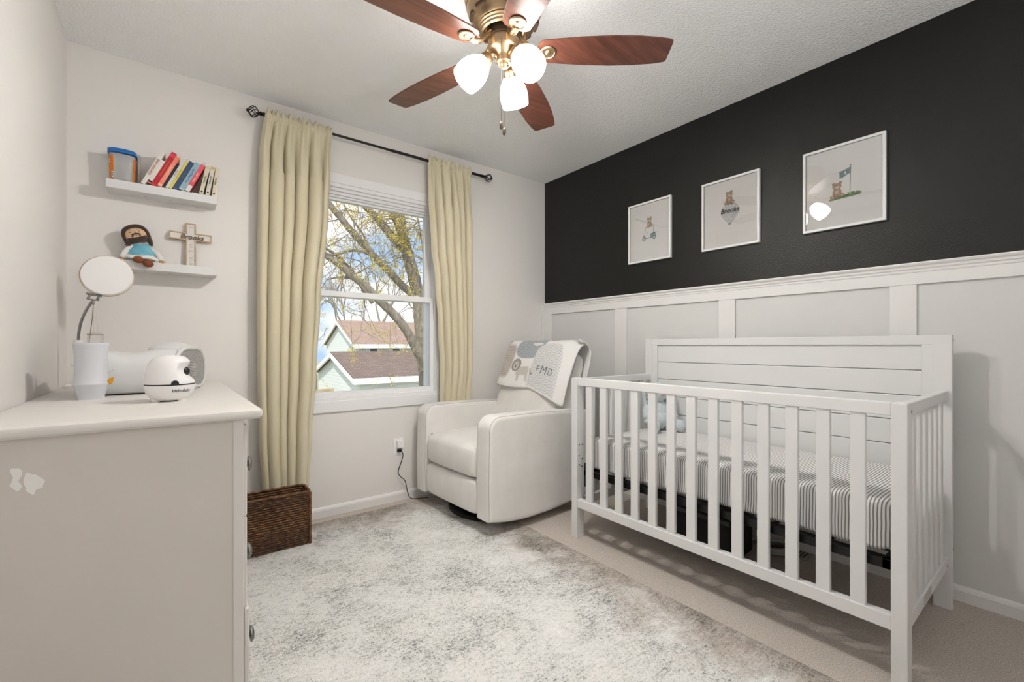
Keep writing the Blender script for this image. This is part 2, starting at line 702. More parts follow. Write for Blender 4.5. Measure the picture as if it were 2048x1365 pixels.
# upper sash sits in the outer track
u0, u1, uz0, uz1 = fx0 + .0455, fx1 - .0455, 1.352, 1.984
b = MB()
b.box(u0, u0 + .026, YB + .06, YB + .095, uz0, uz1).box(u1 - .026, u1, YB + .06, YB + .095, uz0, uz1)
b.box(u0 + .026, u1 - .026, YB + .06, YB + .095, uz1 - .016, uz1).box(u0 + .026, u1 - .026, YB + .06, YB + .095, uz0, uz0 + .035)
us = b.build('upper_sash', 'vinyl', wi, bevel=.002)
MB().box(u0 + .02, u1 - .02, YB + .078, YB + .082, uz0 + .03, uz1 - .012).build('upper_pane', 'glass', us)
l0, l1, lz0, lz1 = fx0 + .0225, fx1 - .0225, .712, 1.389
b = MB()
b.box(l0, l0 + .028, YB + .018, YB + .056, lz0, lz1).box(l1 - .028, l1, YB + .018, YB + .056, lz0, lz1)
b.box(l0 + .028, l1 - .028, YB + .018, YB + .056, lz1 - .036, lz1).box(l0 + .028, l1 - .028, YB + .018, YB + .056, lz0, lz0 + .045)
b.box(l0 + .11, l0 + .15, YB + .02, YB + .05, lz1, lz1 + .008)
b.box(l1 - .15, l1 - .11, YB + .02, YB + .05, lz1, lz1 + .008)
ls = b.build('lower_sash', 'vinyl', wi, bevel=.002)
MB().box(l0 + .02, l1 - .02, YB + .035, YB + .039, lz0 + .02, lz1 - .02).build('lower_pane', 'glass', ls)

# ------------------------------------------------------------------ curtain rod and curtains
RY, RZ = YB - .085, 2.316
rod = thing('curtain_rod', 'black metal curtain rod with caged finials above the window', 'curtain rod', (1.14, RY, RZ))


def loc(o):
    return (o.location.x, o.location.y, o.location.z)


MB().tube([(.42, RY, RZ), (1.17, RY, RZ)], .0075, 12).tube([(1.15, RY, RZ), (1.885, RY, RZ)], .0095, 12).build('rod', 'black_metal', rod, smooth=True, sharp=40, off=loc(rod))
for x, sg in ((.425, -1), (1.88, 1)):
    X = Matrix.Translation((x, RY, RZ)) @ Matrix.Rotation(sg * pi / 2, 4, 'Y')
    b = MB()
    b.cap0 = b.cap1 = True
    b.lathe([(.011, -.02), (.011, .004), (.008, .008), (.014, .014), (.008, .02)], 14, X)
    b.sphere((0, 0, .075), .009, 10, 6, X)
    b.sphere((0, 0, .022), .008, 10, 6, X)
    for tw in (1, -1):
        for k in range(4):
            pts = []
            for i in range(13):
                t = i / 12
                r = .0265 * sin(pi * t) ** .75 + .003
                an = 2 * pi * k / 4 + tw * t * 1.9
                pts.append((r * cos(an), r * sin(an), .022 + .053 * t))
            b.tube(pts, .0022, 6, X)
    b.build('finial', 'black_metal', rod, smooth=True, sharp=50, off=loc(rod))
    bx = x - sg * .13
    MB().tube([(bx, YB, RZ - .012), (bx, RY + .02, RZ - .012), (bx, RY, RZ - .012), (bx, RY - .012, RZ - .003)], .005, 8).box(bx - .012, bx + .012, YB - .004, YB, RZ - .045, RZ + .02).build('bracket', 'black_metal', rod, off=loc(rod))


def lerp_tab(tab, z):
    for (z0, a), (z1, c) in zip(tab, tab[1:]):
        if z1 <= z <= z0:
            k = (z0 - z) / (z0 - z1)
            k = k * k * (3 - 2 * k)
            return [p + (q - p) * k for p, q in zip(a, c)]
    return tab[-1][1] if z < tab[-1][0] else tab[0][1]


def curtain(name, label, edges, zb, seed, nf, flat_end, bulge):
    """edges: z -> (x left, x right); folds tight at the rod, deep and few lower down"""
    rnd = random.Random(seed)
    # uneven fold positions
    us = [0]
    for k in range(nf):
        us.append(us[-1] + rnd.uniform(.55, 1.5))
    us = [u / us[-1] for u in us]
    dep = [rnd.uniform(.55, 1.35) for _ in range(nf)]
    gather = [(rnd.uniform(9, 17), rnd.uniform(0, 6.3), rnd.uniform(.5, 1)) for _ in range(3)]
    ZT = RZ + .034

    def fn(u, v):
        z = ZT + (zb - ZT) * (v ** 1.12)
        xl, xr = lerp_tab(edges, z)
        drop = RZ - z
        k = 0
        while k < nf - 1 and u > us[k + 1]:
            k += 1
        t = (u - us[k]) / (us[k + 1] - us[k])
        soft = min(1, max(0, (drop - .015) / .35))
        press = min(1, max(0, (z - .62) / .25)) if zb > .4 else 1
        amp = .006 + (.014 + .036 * press) * soft * dep[k]
        flat = u if not flat_end else max(0.0, 1 - max(0, (u - .80) / .20) * .85) if flat_end > 0 else max(0.0, 1 - max(0, (.22 - u) / .22) * .85)
        if flat_end:
            amp *= flat
        s_ = sin(pi * t)
        y = RY - .004 - amp * (2 * abs(s_) ** .72 - 1.15)
        x = xl + (xr - xl) * u - .012 * soft * dep[k] * sin(2 * pi * t) * (.6 if drop < .3 else 1) * (flat if flat_end else 1)
        g = sum(a_ * sin(f_ * 2 * pi * u + p_) for f_, p_, a_ in gather)
        y -= .0045 * g * (1 - soft)
        if -.02 < drop < .02:
            y = RY - .012 - .006 * abs(g) * .6
        if drop < 0:
            z += .006 * g * (1 if flat_end <= 0 or u < .8 else .1)
        if bulge:
            y -= bulge * math.exp(-((z - zb - .12) / .12) ** 2) * sin(pi * u)
        return (x, min(y + .016 * (1 - press), YB - .02), z)
    bm = MB().grid(fn, 150, 110)
    o = bm.build(name, 'curtain', None, smooth=True, solid=.0025, off=((edges[0][1][0] + edges[0][1][1]) / 2, RY, zb))
    tag(o, label, 'curtain')
    return o


curtain('curtain', 'olive green curtain panel hanging behind the woven basket, left of the window',
        [(2.36, (.432, .785)), (2.1, (.408, .778)), (1.85, (.402, .768)), (1.3, (.398, .722)), (.9, (.400, .700)), (.55, (.408, .675)), (.2, (.425, .658))], .235, 3, 6, 1, 0)
curtain('curtain', 'olive green curtain panel hanging behind the recliner, right of the window',
        [(2.36, (1.420, 1.768)), (2.1, (1.425, 1.770)), (1.75, (1.447, 1.770)), (1.5, (1.478, 1.771)), (1.2, (1.50, 1.772)), (.9, (1.515, 1.768)), (.5, (1.520, 1.765))], .50, 11, 6, -1, 0)

# ------------------------------------------------------------------ floating shelves
for z, lab in ((1.772, 'upper white floating shelf holding the row of books'), (1.406, 'lower white floating shelf under the doll and the cross')):
    t = thing('floating_shelf', lab, 'shelf', (-.003, YB, z), group='white floating shelves')
    MB().box(-.212, .212, -.116, 0, 0, .040).build('board', 'white', t, bevel=.0015)
    for x in (-.075, .02):
        MB().prism([(.005 * cos(i * pi / 5), .005 * sin(i * pi / 5)) for i in range(10)], -.0008, .001, Matrix.Translation((x, -.05, 0))).build('screw_cover', 'seam', t)
SZ = 1.812          # top of upper shelf
SL = 1.446          # top of lower shelf

# tub
t = thing('plastic_tub', 'clear plastic tub with blue lid and orange label on the upper shelf', 'tub', (-.160, 2.792, SZ))
b = MB()
b.cap0 = True
b.lathe([(.044, .0), (.0455, .004), (.0485, .125), (.0475, .125), (.0445, .006), (.0, .005)], 40, Matrix.Scale(.95, 4, (0, 1, 0)), sq=.62)
b.build('tub_body', 'clear_plastic', t, smooth=True, sharp=50)
b = MB()
b.cap0 = b.cap1 = True
b.lathe([(.0505, .130), (.0535, .131), (.0535, .1465), (.0515, .1485), (.0, .1485)], 40, Matrix.Scale(.95, 4, (0, 1, 0)), sq=.62)
b.build('lid', pm('blue lid plastic', '#1566b2', .35), t, smooth=True, sharp=50)


def tubwrap(a0, a1, z0, z1, off):
    def fn(u, v):
        tt = a0 + (a1 - a0) * u
        z = z0 + (z1 - z0) * v
        r = .0455 + .0030 * z / .125 + off
        c, k = cos(tt), sin(tt)
        return (r * math.copysign(abs(c) ** .62, c), .95 * r * math.copysign(abs(k) ** .62, k), z)
    return fn


for a0, a1 in ((R(196), R(243)), (R(318), R(352))):
    MB().grid(tubwrap(a0, a1, .008, .112, .0006), 12, 6).build('label_sheet', pm('orange label', '#d9741c', .5, var=(30, (1, 1, 8), '#c9641a', '#e08428')), t, smooth=True)
b = MB().grid(tubwrap(R(228), R(242), .012, .040, .0011), 6, 3)
b.m = 1
for i in range(7):
    b.grid(tubwrap(R(230 + i * 1.5), R(230.8 + i * 1.5), .018, .036, .0015), 1, 1)
lm = [pm('label white', '#e9e9e6', .5), pm('label ink', '#2d3a4a', .5)]
b.build('barcode_panel', lm, t, smooth=True)
b = MB().grid(tubwrap(R(205), R(219), .080, .098, .0011), 6, 3)
b.m = 1
b.grid(tubwrap(R(210), R(214), .085, .093, .0015), 2, 1)
b.build('round_badge', lm, t, smooth=True)

o = MB().box(-.0035, .0035, -.058, 0, 0, .152).build('picture_board', pm('grey card', '#a9a39c', .7), None, bevel=.001, off=(0, 0, 0))
o.location = (-.101, 2.848, SZ)
tag(o, 'thin grey board standing edge-on between the tub and the books', 'board')

# books
PAGES = pm('page block', '#ddd6c8', .8, bump=(400, .2, .001))
books = [  # contact x, lean deg, thickness, height, cover, spine art (list of (s0,s1,colour)), text, text colour, label
    (-.078, 24.5, .016, .187, '#e4e1da', [], 'BABY LIKES BEER', '#a5562c', .0125, 'white paperback with brown spine capitals, first book beside the tub'),
    (-.060, 24.5, .016, .142, '#dedbd3', [(.0, .024, '#17150f'), (.009, .015, '#e0703a')], '', '#8a8a82', .006, 'short white paperback with a black square at the spine foot'),
    (-.037, 24.5, .021, .193, '#b3152e', [(.168, .186, '#cf3b50'), (.0, .008, '#d42b1f')], 'GOODNIGHT STORIES', '#d9672a', .0085, 'tall crimson book with orange spine lettering'),
    (-.017, 24.5, .017, .176, '#ea8168', [(.006, .016, '#f3b9a4'), (.03, .14, '#ec9079')], 'Bedtime Tales', '#f2c3a0', .009, 'coral pink book leaning on the crimson one'),
    (-.004, 24.5, .011, .140, '#17171a', [], '', '#333333', .006, 'thin black book between the coral and the grey-white books'),
    (.0085, 24.5, .0115, .166, '#d5d6da', [(.085, .10, '#d8d3c4')], 'Little Blessings', '#6f74a0', .0065, 'thin grey-white book with a pompom bookmark on top'),
    (.0215, 24.5, .0115, .164, '#d9c85b', [], 'Sunny Days Ahead', '#b39a2e', .007, 'thin yellow book in the leaning row'),
    (.0445, 24.5, .021, .164, '#2b4466', [(.0, .006, '#3c62a8')], 'Night Sky', '#51607a', .010, 'thick navy blue book in the leaning row'),
    (.0705, 24.5, .023, .164, '#8fb0bd', [(.0, .012, '#a9c0c6')], 'God Bless You', '#2a4d7c', .014, 'pale blue book with dark blue script on its spine'),
    (.0935, 24.5, .019, .160, '#dd5566', [(.0, .035, '#dcd9d6')], 'Little Tickles', '#f4c9a6', .011, 'pink and white book, last of the leaning row'),
    (.1500, 11.5, .017, .152, '#d6cdb2', [(.136, .148, '#cdb89a')], 'Families', '#2e2c28', .012, 'cream paperback nearest the pink book'),
    (.1765, 9.5, .017, .152, '#d3cdbf', [(.138, .15, '#bda66e')], 'Example', '#2e2c28', .012, 'cream paperback in the middle of the three cream ones'),
    (.2020, 7.0, .016, .152, '#d8cbb4', [], 'Families', '#2e2c28', .012, 'cream paperback at the open end of the upper shelf'),
]
prev = -1
for i, (cx, lean, th_, h, col, bands, txt, tcol, tsz, lab) in enumerate(books):
    need = prev + th_ / cos(R(lean)) + .0006
    cx = max(cx, need)
    prev = cx
    t = thing('book', lab, 'book', (cx, 2.744, SZ), group='books on the upper shelf')
    t.rotation_euler = (0, R(lean), 0)
    cm = pm('book cover %d' % i, col, .45)
    D_ = .100
    b = MB()
    b.box(-th_, 0, 0, .0012, 0, h).box(-th_, -th_ + .0014, .0012, D_, 0, h).box(-.0014, 0, .0012, D_, 0, h)
    b.build('cover', cm, t)
    MB().box(-th_ + .0014, -.0014, .0012, D_ - .003, .003, h - .003).build('pages', PAGES, t)
    for q, (z0, z1, c) in enumerate(bands):
        MB().box(-th_ + .0005, -.0005, -.0004 - .0002 * q, 0, z0, z1).build('spine_band', pm('spine band', c, .5), t)
    if txt:
        X = Matrix.Translation((-th_ / 2, -.0010, h * .52)) @ Matrix(((1, 0, 0, 0), (0, 0, -1, 0), (0, 1, 0, 0), (0, 0, 0, 1))) @ Matrix.Rotation(pi / 2 if i > 20 else -pi / 2, 4, 'Z')
        b = MB()
        b.text(txt, tsz, X, bold=.0002)
        b.build('lettering', pm('spine ink', tcol, .6), t)
    if i >= 10:
        b = MB()
        X = Matrix.Translation((-th_ / 2, -.0011, .014)) @ Matrix(((1, 0, 0, 0), (0, 0, -1, 0), (0, 1, 0, 0), (0, 0, 0, 1)))
        b.disc(0, 0, .0042, .0042, 0, n=14, X=X)
        b.build('publisher_mark', 'black', t)
    if i == 5:
        MB().tube([(-.005, .01, h - .01), (-.006, .008, h + .012)], .0012, 6).sphere((-.004, .008, h + .018), .0075, 12, 8).build('bookmark', 'white_soft', t, smooth=True)
    if i == 9:
        b = MB().box(-.016, -.003, .003, .005, h - .004, h + .016)
        b.build('bookmark_tab', pm('grey tab', '#b9bcbf', .6), t, bevel=.0008)
# little ornament at the end of the shelf
t = thing('ornament', 'small white ornament with two amber dots past the last cream book', 'ornament', (.2065, 2.815, SZ))
b = MB()
b.cap0 = True
b.lathe([(.0, 0), (.011, 0), (.012, .02), (.009, .08), (.0085, .11), (.005, .125), (0, .128)], 16)
b.build('body', 'white_soft', t, smooth=True)
for dx, dz in ((-.006, .138), (.010, .132)):
    MB().tube([(dx * .5, 0, .12), (dx, -.004, dz)], .0015, 6).sphere((dx, -.004, dz), (.0065, .005, .006), 10, 7).build('bud', pm('amber felt', '#b9832c', .8), t, smooth=True)

# wooden cross
t = thing('cross', 'wooden cross with white face and the name Brooks, standing on the lower shelf', 'cross', (.103, 2.823, SL))
t.rotation_euler = (R(-4), 0, 0)


def crossp(w_, h0, h1, za, zb, ax):
    return [(-w_, h0), (w_, h0), (w_, za), (ax, za), (ax, zb), (w_, zb), (w_, h1), (-w_, h1), (-w_, zb), (-ax, zb), (-ax, za), (-w_, za)]


FB = face_back(0, 0, 0)
oak = pm('pale oak', '#b79c7e', .6, var=(40, (4, 1, .6), '#ab8f70', '#c3a98c'))
MB().prism(crossp(.021, 0, .231, .142, .181, .089), -.006, .002, FB).build('backing', oak, t)
b = MB()
o_, i_ = crossp(.021, 0, .231, .142, .181, .089), crossp(.0155, .004, .2255, .1475, .1755, .0835)
n = len(o_)
vs = [(x, y, .002) for x, y in o_] + [(x, y, .002) for x, y in i_] + [(x, y, .0075) for x, y in o_] + [(x, y, .0075) for x, y in i_]
fs = []
for k in range(n):
    q = (k + 1) % n
    fs += [(2 * n + k, 2 * n + q, 3 * n + q, 3 * n + k), (k, q, 2 * n + q, 2 * n + k), (n + q, n + k, 3 * n + k, 3 * n + q)]
b.add(vs, fs, FB)
b.build('frame', oak, t)
b = MB().prism(i_, .002, .003, FB)
b.m = 1
rnd = random.Random(4)
for k in range(16):
    zz = .128 - k * .0075
    if k == 7:
        b.box(-.013, .013, -.0034, -.003, zz + .002, zz + .0026)
        continue
    ww = rnd.uniform(.006, .011)
    b.box(-ww, ww, -.0034, -.003, zz, zz + .0014)
b.box(-.010, .010, -.0034, -.003, .212, .2132).box(-.008, .010, -.0034, -.003, .2085, .2092)
b.build('white_face', [pm('whitewashed board', '#dddad6', .7), pm('grey print', '#8a8783', .7)], t)
b = MB()
b.text('Brooks', .034, face_back(.004, -.0085, .158), depth=.0015, shear=.25, bold=.0006)
b.build('name_lettering', pm('brown cut letters', '#6e5a46', .6), t)

# plush doll
t = thing('plush_doll', 'bearded plush doll in white robe and blue sash sitting on the lower shelf', 'doll', (-.093, 2.775, SL))
skin = pm('tan plush', '#d3b08e', .9, sheen=.3)
hair = pm('dark brown plush', '#3f2c23', .95, sheen=.4)
robe = pm('white plush cloth', '#e2dfdb', .9, bump=(60, .15, .004))
blue = pm('turquoise cloth', '#6fb0c4', .85, bump=(50, .3, .006), var=(18, (1, 1, 1), '#5fa3ba', '#84c0d0'))
shoe = pm('brown suede', '#7d4524', .8)
hand_m = pm('hand tan plush', '#c08c5f', .9)
# torso (robe): a soft cone
b = MB()
b.cap0 = True


def body_fn(u, v):
    a_ = 2 * pi * u
    rr = [(.052, .036), (.054, .038), (.046, .032), (.036, .027), (.024, .020)]
    k = min(3.999, v * 4)
    q = int(k)
    f_ = k - q
    rx = rr[q][0] * (1 - f_) + rr[q + 1][0] * f_
    ry = rr[q][1] * (1 - f_) + rr[q + 1][1] * f_
    return (rx * cos(a_), ry * sin(a_) + .022 * v, .002 + .088 * v)


b.grid(body_fn, 28, 12)
b.build('robe', robe, t, smooth=True)
b = MB()
b.grid(lambda u, v: (lambda p: (p[0] * 1.06 + .004 * sin(9 * u), p[1] - .003, p[2] + .003 * sin(14 * v + 8 * u)))(body_fn(.535 + .40 * u + .03 * v, .10 + .86 * v)), 22, 16)
b.build('sash', blue, t, smooth=True, solid=.003)
b = MB()
b.sphere((-.066, .045, .034), (.014, .008, .018), 12, 8, Matrix.Rotation(R(0), 4, 'Y'))
b.build('sash_tail', blue, t, smooth=True)
b = MB().grid(lambda u, v: (.056 * cos(pi + pi * u) * (1 + .10 * v) + .006, -.018 - .046 * sin(pi * u) * (.75 + .3 * v), .024 - .016 * v + .003 * sin(12 * u)), 24, 4)
b.build('hem', robe, t, smooth=True, solid=.004)
# arms
for sg, sh, hd in ((-1, (-.026, .018, .078), (-.066, -.020, .008)), (1, (.030, .018, .074), (.078, -.022, .010))):
    p0, p1 = Vector(sh), Vector(hd)
    pts = [p0.lerp(p1, k / 5) + Vector((sg * .008 * sin(pi * k / 5), 0, .003 * sin(pi * k / 5))) for k in range(6)]
    ar = MB().tube(pts, [.0115, .0122, .012, .0122, .0128, .013], 12).build('sleeve', robe, t, smooth=True)
    dirv = (p1 - pts[-2]).normalized()
    MB().sphere(p1 + dirv * .010, (.0125, .013, .010), 12, 8).build('hand', hand_m, t, smooth=True)
# legs and shoes hang over the edge of the shelf
for x, z in ((-.006, -.004), (.030, -.014)):
    MB().tube([(x, -.015, .016), (x, -.040, .014), (x, -.054, .010)], [.012, .012, .011], 10).build('leg', skin, t, smooth=True)
    MB().sphere((x, -.068, z + .004), (.0215, .014, .0165), 14, 9, rotm('Y', R(8) * (1 if x > 0 else 1))).build('shoe', shoe, t, smooth=True)
hd_ = Matrix.Translation((-.018, .020, .126)) @ Matrix.Rotation(R(-21), 4, 'Y') @ Matrix.Rotation(R(-8), 4, 'X')
MB().sphere((0, 0, 0), (.046, .036, .040), 24, 14, hd_, e=.9).build('head', skin, t, smooth=True)
b = MB()


b.sphere((0, .010, .004), (.0505, .036, .0425), 28, 16, hd_, e=.92)
b.sphere((-.041, .004, -.022), (.0125, .022, .038), 16, 12, hd_)
b.sphere((.041, .004, -.022), (.0125, .022, .038), 16, 12, hd_)
b.tube(smooth_path([(-.045, -.012, -.02), (-.044, -.016, .010), (-.034, -.024, .029), (-.012, -.027, .0385), (.014, -.027, .0385), (.033, -.024, .029), (.044, -.016, .010), (.045, -.012, -.02)], 4), .0085, 8, hd_)
b.build('hair', hair, t, smooth=True)


def on_face(x, z, d=.0):
    q = 1 - (x / .046) ** 2 - (z / .040) ** 2
    return (x, -.036 * math.sqrt(max(.02, q)) - d, z)


b = MB()
b.grid(lambda u, v: on_face((-.038 + .076 * u) * (1 - .25 * v * v), -.011 - .026 * v - .006 * (1 - (2 * u - 1) ** 2) * (1 - v), .003), 20, 8, hd_)
b.tube([on_face(-.015, -.012, .001), on_face(-.013, -.003, .002), on_face(0, .000, .002), on_face(.013, -.003, .002), on_face(.015, -.012, .001)], .0026, 6, hd_)
b.build('beard', hair, t, smooth=True, solid=.003)
b = MB()
for sg in (-1, 1):
    b.sphere(on_face(sg * .017, .010, .0), (.0026, .0015, .0028), 8, 6, hd_)
    b.tube([on_face(sg * .023, .0165, .001), on_face(sg * .017, .0195, .001), on_face(sg * .011, .0185, .001)], .0009, 5, hd_)
b.tube([on_face(.001, .014, .001), on_face(.003, .006, .002), on_face(-.001, .0035, .002)], .0008, 5, hd_)
b.tube([on_face(-.006, -.008, .001), on_face(0, -.0095, .001), on_face(.006, -.008, .001)], .0009, 5, hd_)
b.build('face_stitching', pm('dark brown thread', '#33241c', .8), t, smooth=True)

# ------------------------------------------------------------------ dresser
DT = .864
RUGZ = .006
dr = thing('dresser', 'long white dresser along the left wall with a peeled paint patch on its end', 'dresser', (-.08, 1.50, RUGZ))
LO = loc(dr)
b = MB()
b.box(-.340, .176, 1.504, 2.836, .05, .832).box(.153, .179, 1.497, 1.530, RUGZ, .832).box(.153, .179, 2.81, 2.838, RUGZ, .832)
b.box(-.340, -.315, 1.497, 1.530, RUGZ, .832).box(-.340, -.315, 2.81, 2.838, RUGZ, .832).box(-.315, .153, 1.500, 1.530, .012, .05)
b.build('carcass', 'dresser', dr, bevel=.0015, off=LO)
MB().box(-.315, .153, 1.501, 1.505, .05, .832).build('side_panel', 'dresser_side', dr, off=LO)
rnd = random.Random(2)


def ragged(pts, n=9, a=.0035):
    o = []
    for (x0, z0), (x1, z1) in zip(pts, pts[1:] + pts[:1]):
        for k in range(n):
            t_ = k / n
            o.append((x0 + (x1 - x0) * t_ + rnd.uniform(-a, a), z0 + (z1 - z0) * t_ + rnd.uniform(-a, a) * .8))
    return o


b = MB()
X = face_back(0, 1.5007, 0)
b.prism(ragged([(-.280, .766), (-.264, .764), (-.259, .750), (-.266, .735), (-.261, .718), (-.268, .710), (-.280, .724), (-.276, .745)], 5, .0016), 0, .0004, X)
b.prism(ragged([(-.255, .752), (-.238, .745), (-.222, .727), (-.227, .712), (-.236, .711), (-.243, .698), (-.254, .709), (-.257, .730)], 5, .0016), 0, .0004, X)
b.build('peeled_paint_patch', 'patch', dr, off=LO)
prof = [(0, .832), (.012, .833), (.019, .839), (.021, .848), (.018, .857), (.010, .862), (0, DT)]
b = MB()
x0, x1, y0, y1 = -.354, .207, 1.496, 2.826
ring = []
for q, z in prof:
    ring.append([(x0, y0 - q, z), (x1, y0 - q, z)] + [(x1 + q * sin(R(a_)), y0 - q * cos(R(a_)), z) for a_ in (22, 45, 68)] + [(x1 + q, y0, z), (x1 + q, y1, z), (x1 + q * .7, y1 + q * .7 * .5, z), (x1, y1 + q * .5, z), (x0, y1 + q * .5, z)])
vs = [p for r_ in ring for p in r_]
n = len(ring[0])
fs = []
for j in range(len(prof) - 1):
    for i in range(n):
        fs.append((j * n + i, j * n + (i + 1) % n, (j + 1) * n + (i + 1) % n, (j + 1) * n + i))
fs += [tuple(range(n - 1, -1, -1)), tuple(range((len(prof) - 1) * n, len(prof) * n))]
b.add(vs, fs)
b.build('top', 'dresser', dr, smooth=True, sharp=35, off=LO)
for row, (z0, z1) in enumerate(((.545, .812), (.275, .540), (.020, .270))):
    for c_, (ya, yb) in enumerate(((1.516, 2.160), (2.176, 2.822))):
        d = .006 if (row == 2 and c_ == 0) else 0
        df = MB().box(.1765 + d, .190 + d, ya, yb, z0, z1).build('drawer', 'dresser', dr, bevel=.003, off=LO)
        for yk in (ya + .085, yb - .085):
            b = MB()
            b.cap0 = True
            b.lathe([(.008, 0), (.007, .009), (.011, .011), (.0235, .013), (.0235, .017), (.018, .019), (.0165, .022), (.006, .024), (0, .0245)], 20, rotm('Y', pi / 2, (.190 + d, yk, (z0 + z1) / 2)))
            b.build('knob', 'nickel', df, smooth=True, sharp=40, off=LO)

# ------------------------------------------------------------------ things on the dresser
# baby monitor camera
t = thing('baby_monitor', 'white baby camera with black seam line standing near the front of the dresser', 'baby monitor', (.012, 1.852, DT))
b = MB()
b.cap0 = True
b.lathe([(.040, .004), (.052, .010), (.064, .028), (.0685, .048), (.0690, .0535), (.066, .0535), (.066, .050), (0, .050)], 40)
for a_ in (200, 320, 80):
    b.cap1 = True
    b.lathe([(.012, 0), (.014, .009)], 10, Matrix.Translation((.04 * cos(R(a_)), .04 * sin(R(a_)), 0)))
b.build('base', 'white_soft', t, smooth=True, sharp=40)
b = MB()
b.cap0 = b.cap1 = True
b.lathe([(.0672, .0525), (.0672, .0575)], 40)
b.build('seam_band', 'black', t, smooth=True, sharp=40)


def dome(u, v):
    a_ = 2 * pi * u
    p_ = v * pi / 2
    r = .0665 * cos(p_) ** .55 if v < 1 else 0
    z = .0575 + .093 * sin(p_) ** .85
    x, y = r * cos(a_), r * sin(a_)
    # cut the notch that shows the lens on the +X side
    nx = cos(a_ - R(-18))
    if nx > .55 and .065 < z < .128:
        k = min(1, (nx - .55) / .25)
        q = .020 * k * sin(pi * (z - .065) / .063)
        x -= q * cos(R(-18))
        y -= q * sin(R(-18))
    return (x, y, z)


MB().grid(dome, 64, 40).build('dome', 'white_soft', t, smooth=True)
b = MB()
pts = [(0, 0, .0)]
b.prism([(.0105 * cos(R(a_)), .0105 * sin(R(a_)) + .002 if a_ not in (0, 180) else 0) for a_ in range(0, 181, 15)], 0, .0012, Matrix.Translation((.012, -.0662, .0575)) @ Matrix.Rotation(R(10), 4, 'Z') @ Matrix(((1, 0, 0, 0), (0, 0, -1, 0), (0, 1, 0, 0), (0, 0, 0, 1))))
b.build('sensor_window', 'black', t)
b = MB().sphere((.0385, -.0125, .096), (.0130, .0165, .017), 16, 10)
b.m = 1
b.sphere((.0465, -.0152, .096), (.0070, .009, .0105), 12, 8)
b.build('lens', ['black', pm('lens glass', '#26262a', .08)], t, smooth=True)


def on_bowl(p):
    a_ = R(-90) + (p.x + .010) / .067
    z = .036 + p.y
    r = .0672 + (z - .04) * .24 if z < .048 else .0692
    return Vector(((r + .0006) * cos(a_), (r + .0006) * sin(a_), z))


b = MB()
b.text('HelloBaby', .0135, None, bold=.00015, fn=lambda p: on_bowl(Vector((p.x + .022, p.y, 0))))
b.build('lettering', pm('dark grey print', '#3a3a3c', .6), t)

# white hourglass container
t = thing('bottle_holder', 'bluish white hourglass-shaped container with an amber tag, left of the baby camera', 'container', (-.200, 2.075, DT))
cont = pm('bluish white plastic', '#d3d6dc', .4)
b = MB()
b.cap0 = True
b.lathe([(.0345, 0), (.0355, .012), (.037, .016), (.0445, .045), (.0475, .050), (.0475, .054), (.0445, .057), (.0425, .085), (.0410, .115), (.0415, .150), (.0455, .182), (.0468, .189), (.0455, .191), (.0400, .150), (.039, .06), (0, .05)], 32)
b.build('body', cont, t, smooth=True, sharp=45)
MB().box(-.0475, -.040, -.012, .004, .112, .120).build('spout', cont, t, bevel=.002)
b = MB().prism([(.040, .052), (.053, .049), (.057, .058), (.059, .073), (.048, .070), (.041, .062)], -.003, .002, face_back(0, -.012, 0))
b.build('tag', pm('amber tag', '#d29318', .6), t, bevel=.001)
MB().tube([(.041, -.01, .088), (.052, -.012, .094), (.060, -.012, .098)], .0012, 6).build('tie', 'clear_bottle', t)

# changing pad
t = thing('changing_pad', 'white contoured changing pad with grey fabric end on the dresser', 'changing pad', (-.07, 2.24, DT))
padm = pm('white pad vinyl', '#d9dada', .45)


def dprof(k=1.0, n=22):
    o = []
    for i in range(n):
        a_ = 2 * pi * i / n
        c, s_ = cos(a_), sin(a_)
        e = .62
        y = .150 * k * math.copysign(abs(c) ** e, c)
        z = .0925 + .0925 * k * math.copysign(abs(s_) ** (e if s_ < 0 else 1.0), s_)
        o.append((y + .01, z))
    return o


def padfn(u, v):
    P = dprof(1, 44)
    k = int(round(v * 44)) % 44
    y, z = P[k]
    x = -.165 + .262 * u
    sag = 1 - .10 * sin(pi * min(1, max(0, (u - .05) / .75))) ** 2
    sag *= 1 - .10 * max(0, (.25 - u) / .25)
    yy = .0 if y < 0 else 0
    return (x + max(0, y + .14) * .36 * u, (y if y > -.08 else -.08 + (y + .08) * .55) + .01, z * sag * .93)


MB().grid(padfn, 24, 44).build('body', padm, t, smooth=True)
endm = N('grey heathered fabric')
v = endm.coord()
endm.l(endm.ramp(endm.noise(endm.coord((1, 3, 1)), 160, 3, .7), [(.35, '#7f7d7b'), (.65, '#bab7b3')]), endm.b.inputs['Base Color'])
endm.b.inputs['Roughness'].default_value = .95
b = MB()
P = [padfn(1.0, i / 44) for i in range(44)]
cx_, cy_, cz_ = (sum(p[k] for p in P) / 44 for k in range(3))
b.add([(p[0] + .002, cy_ + (p[1] - cy_) * .90, cz_ + (p[2] - cz_) * .90) for p in P], [tuple(range(44))])
b.build('end_panel', endm.m, t)
b = MB()
b.tube([(p[0], p[1], max(p[2], .0105)) for p in P] + [P[0], ], [.0085 + .002 * sin(3 * k) for k in range(45)], 8, cap=False)
b.build('rolled_rim', padm, t, smooth=True)
b = MB()
for k in range(-6, 7):
    zz = cz_ + k * .0065
    ww = .050 * math.sqrt(max(.05, 1 - (k / 7) ** 2))
    b.box(.0, .0006, -ww, ww, zz - .0010, zz + .0010, Matrix.Translation((cx_ + .0045, cy_, 0)) @ Matrix.Rotation(R(-19), 4, 'Z'))
b.build('care_label', pm('pale label print', '#d8d5d1', .8), t)
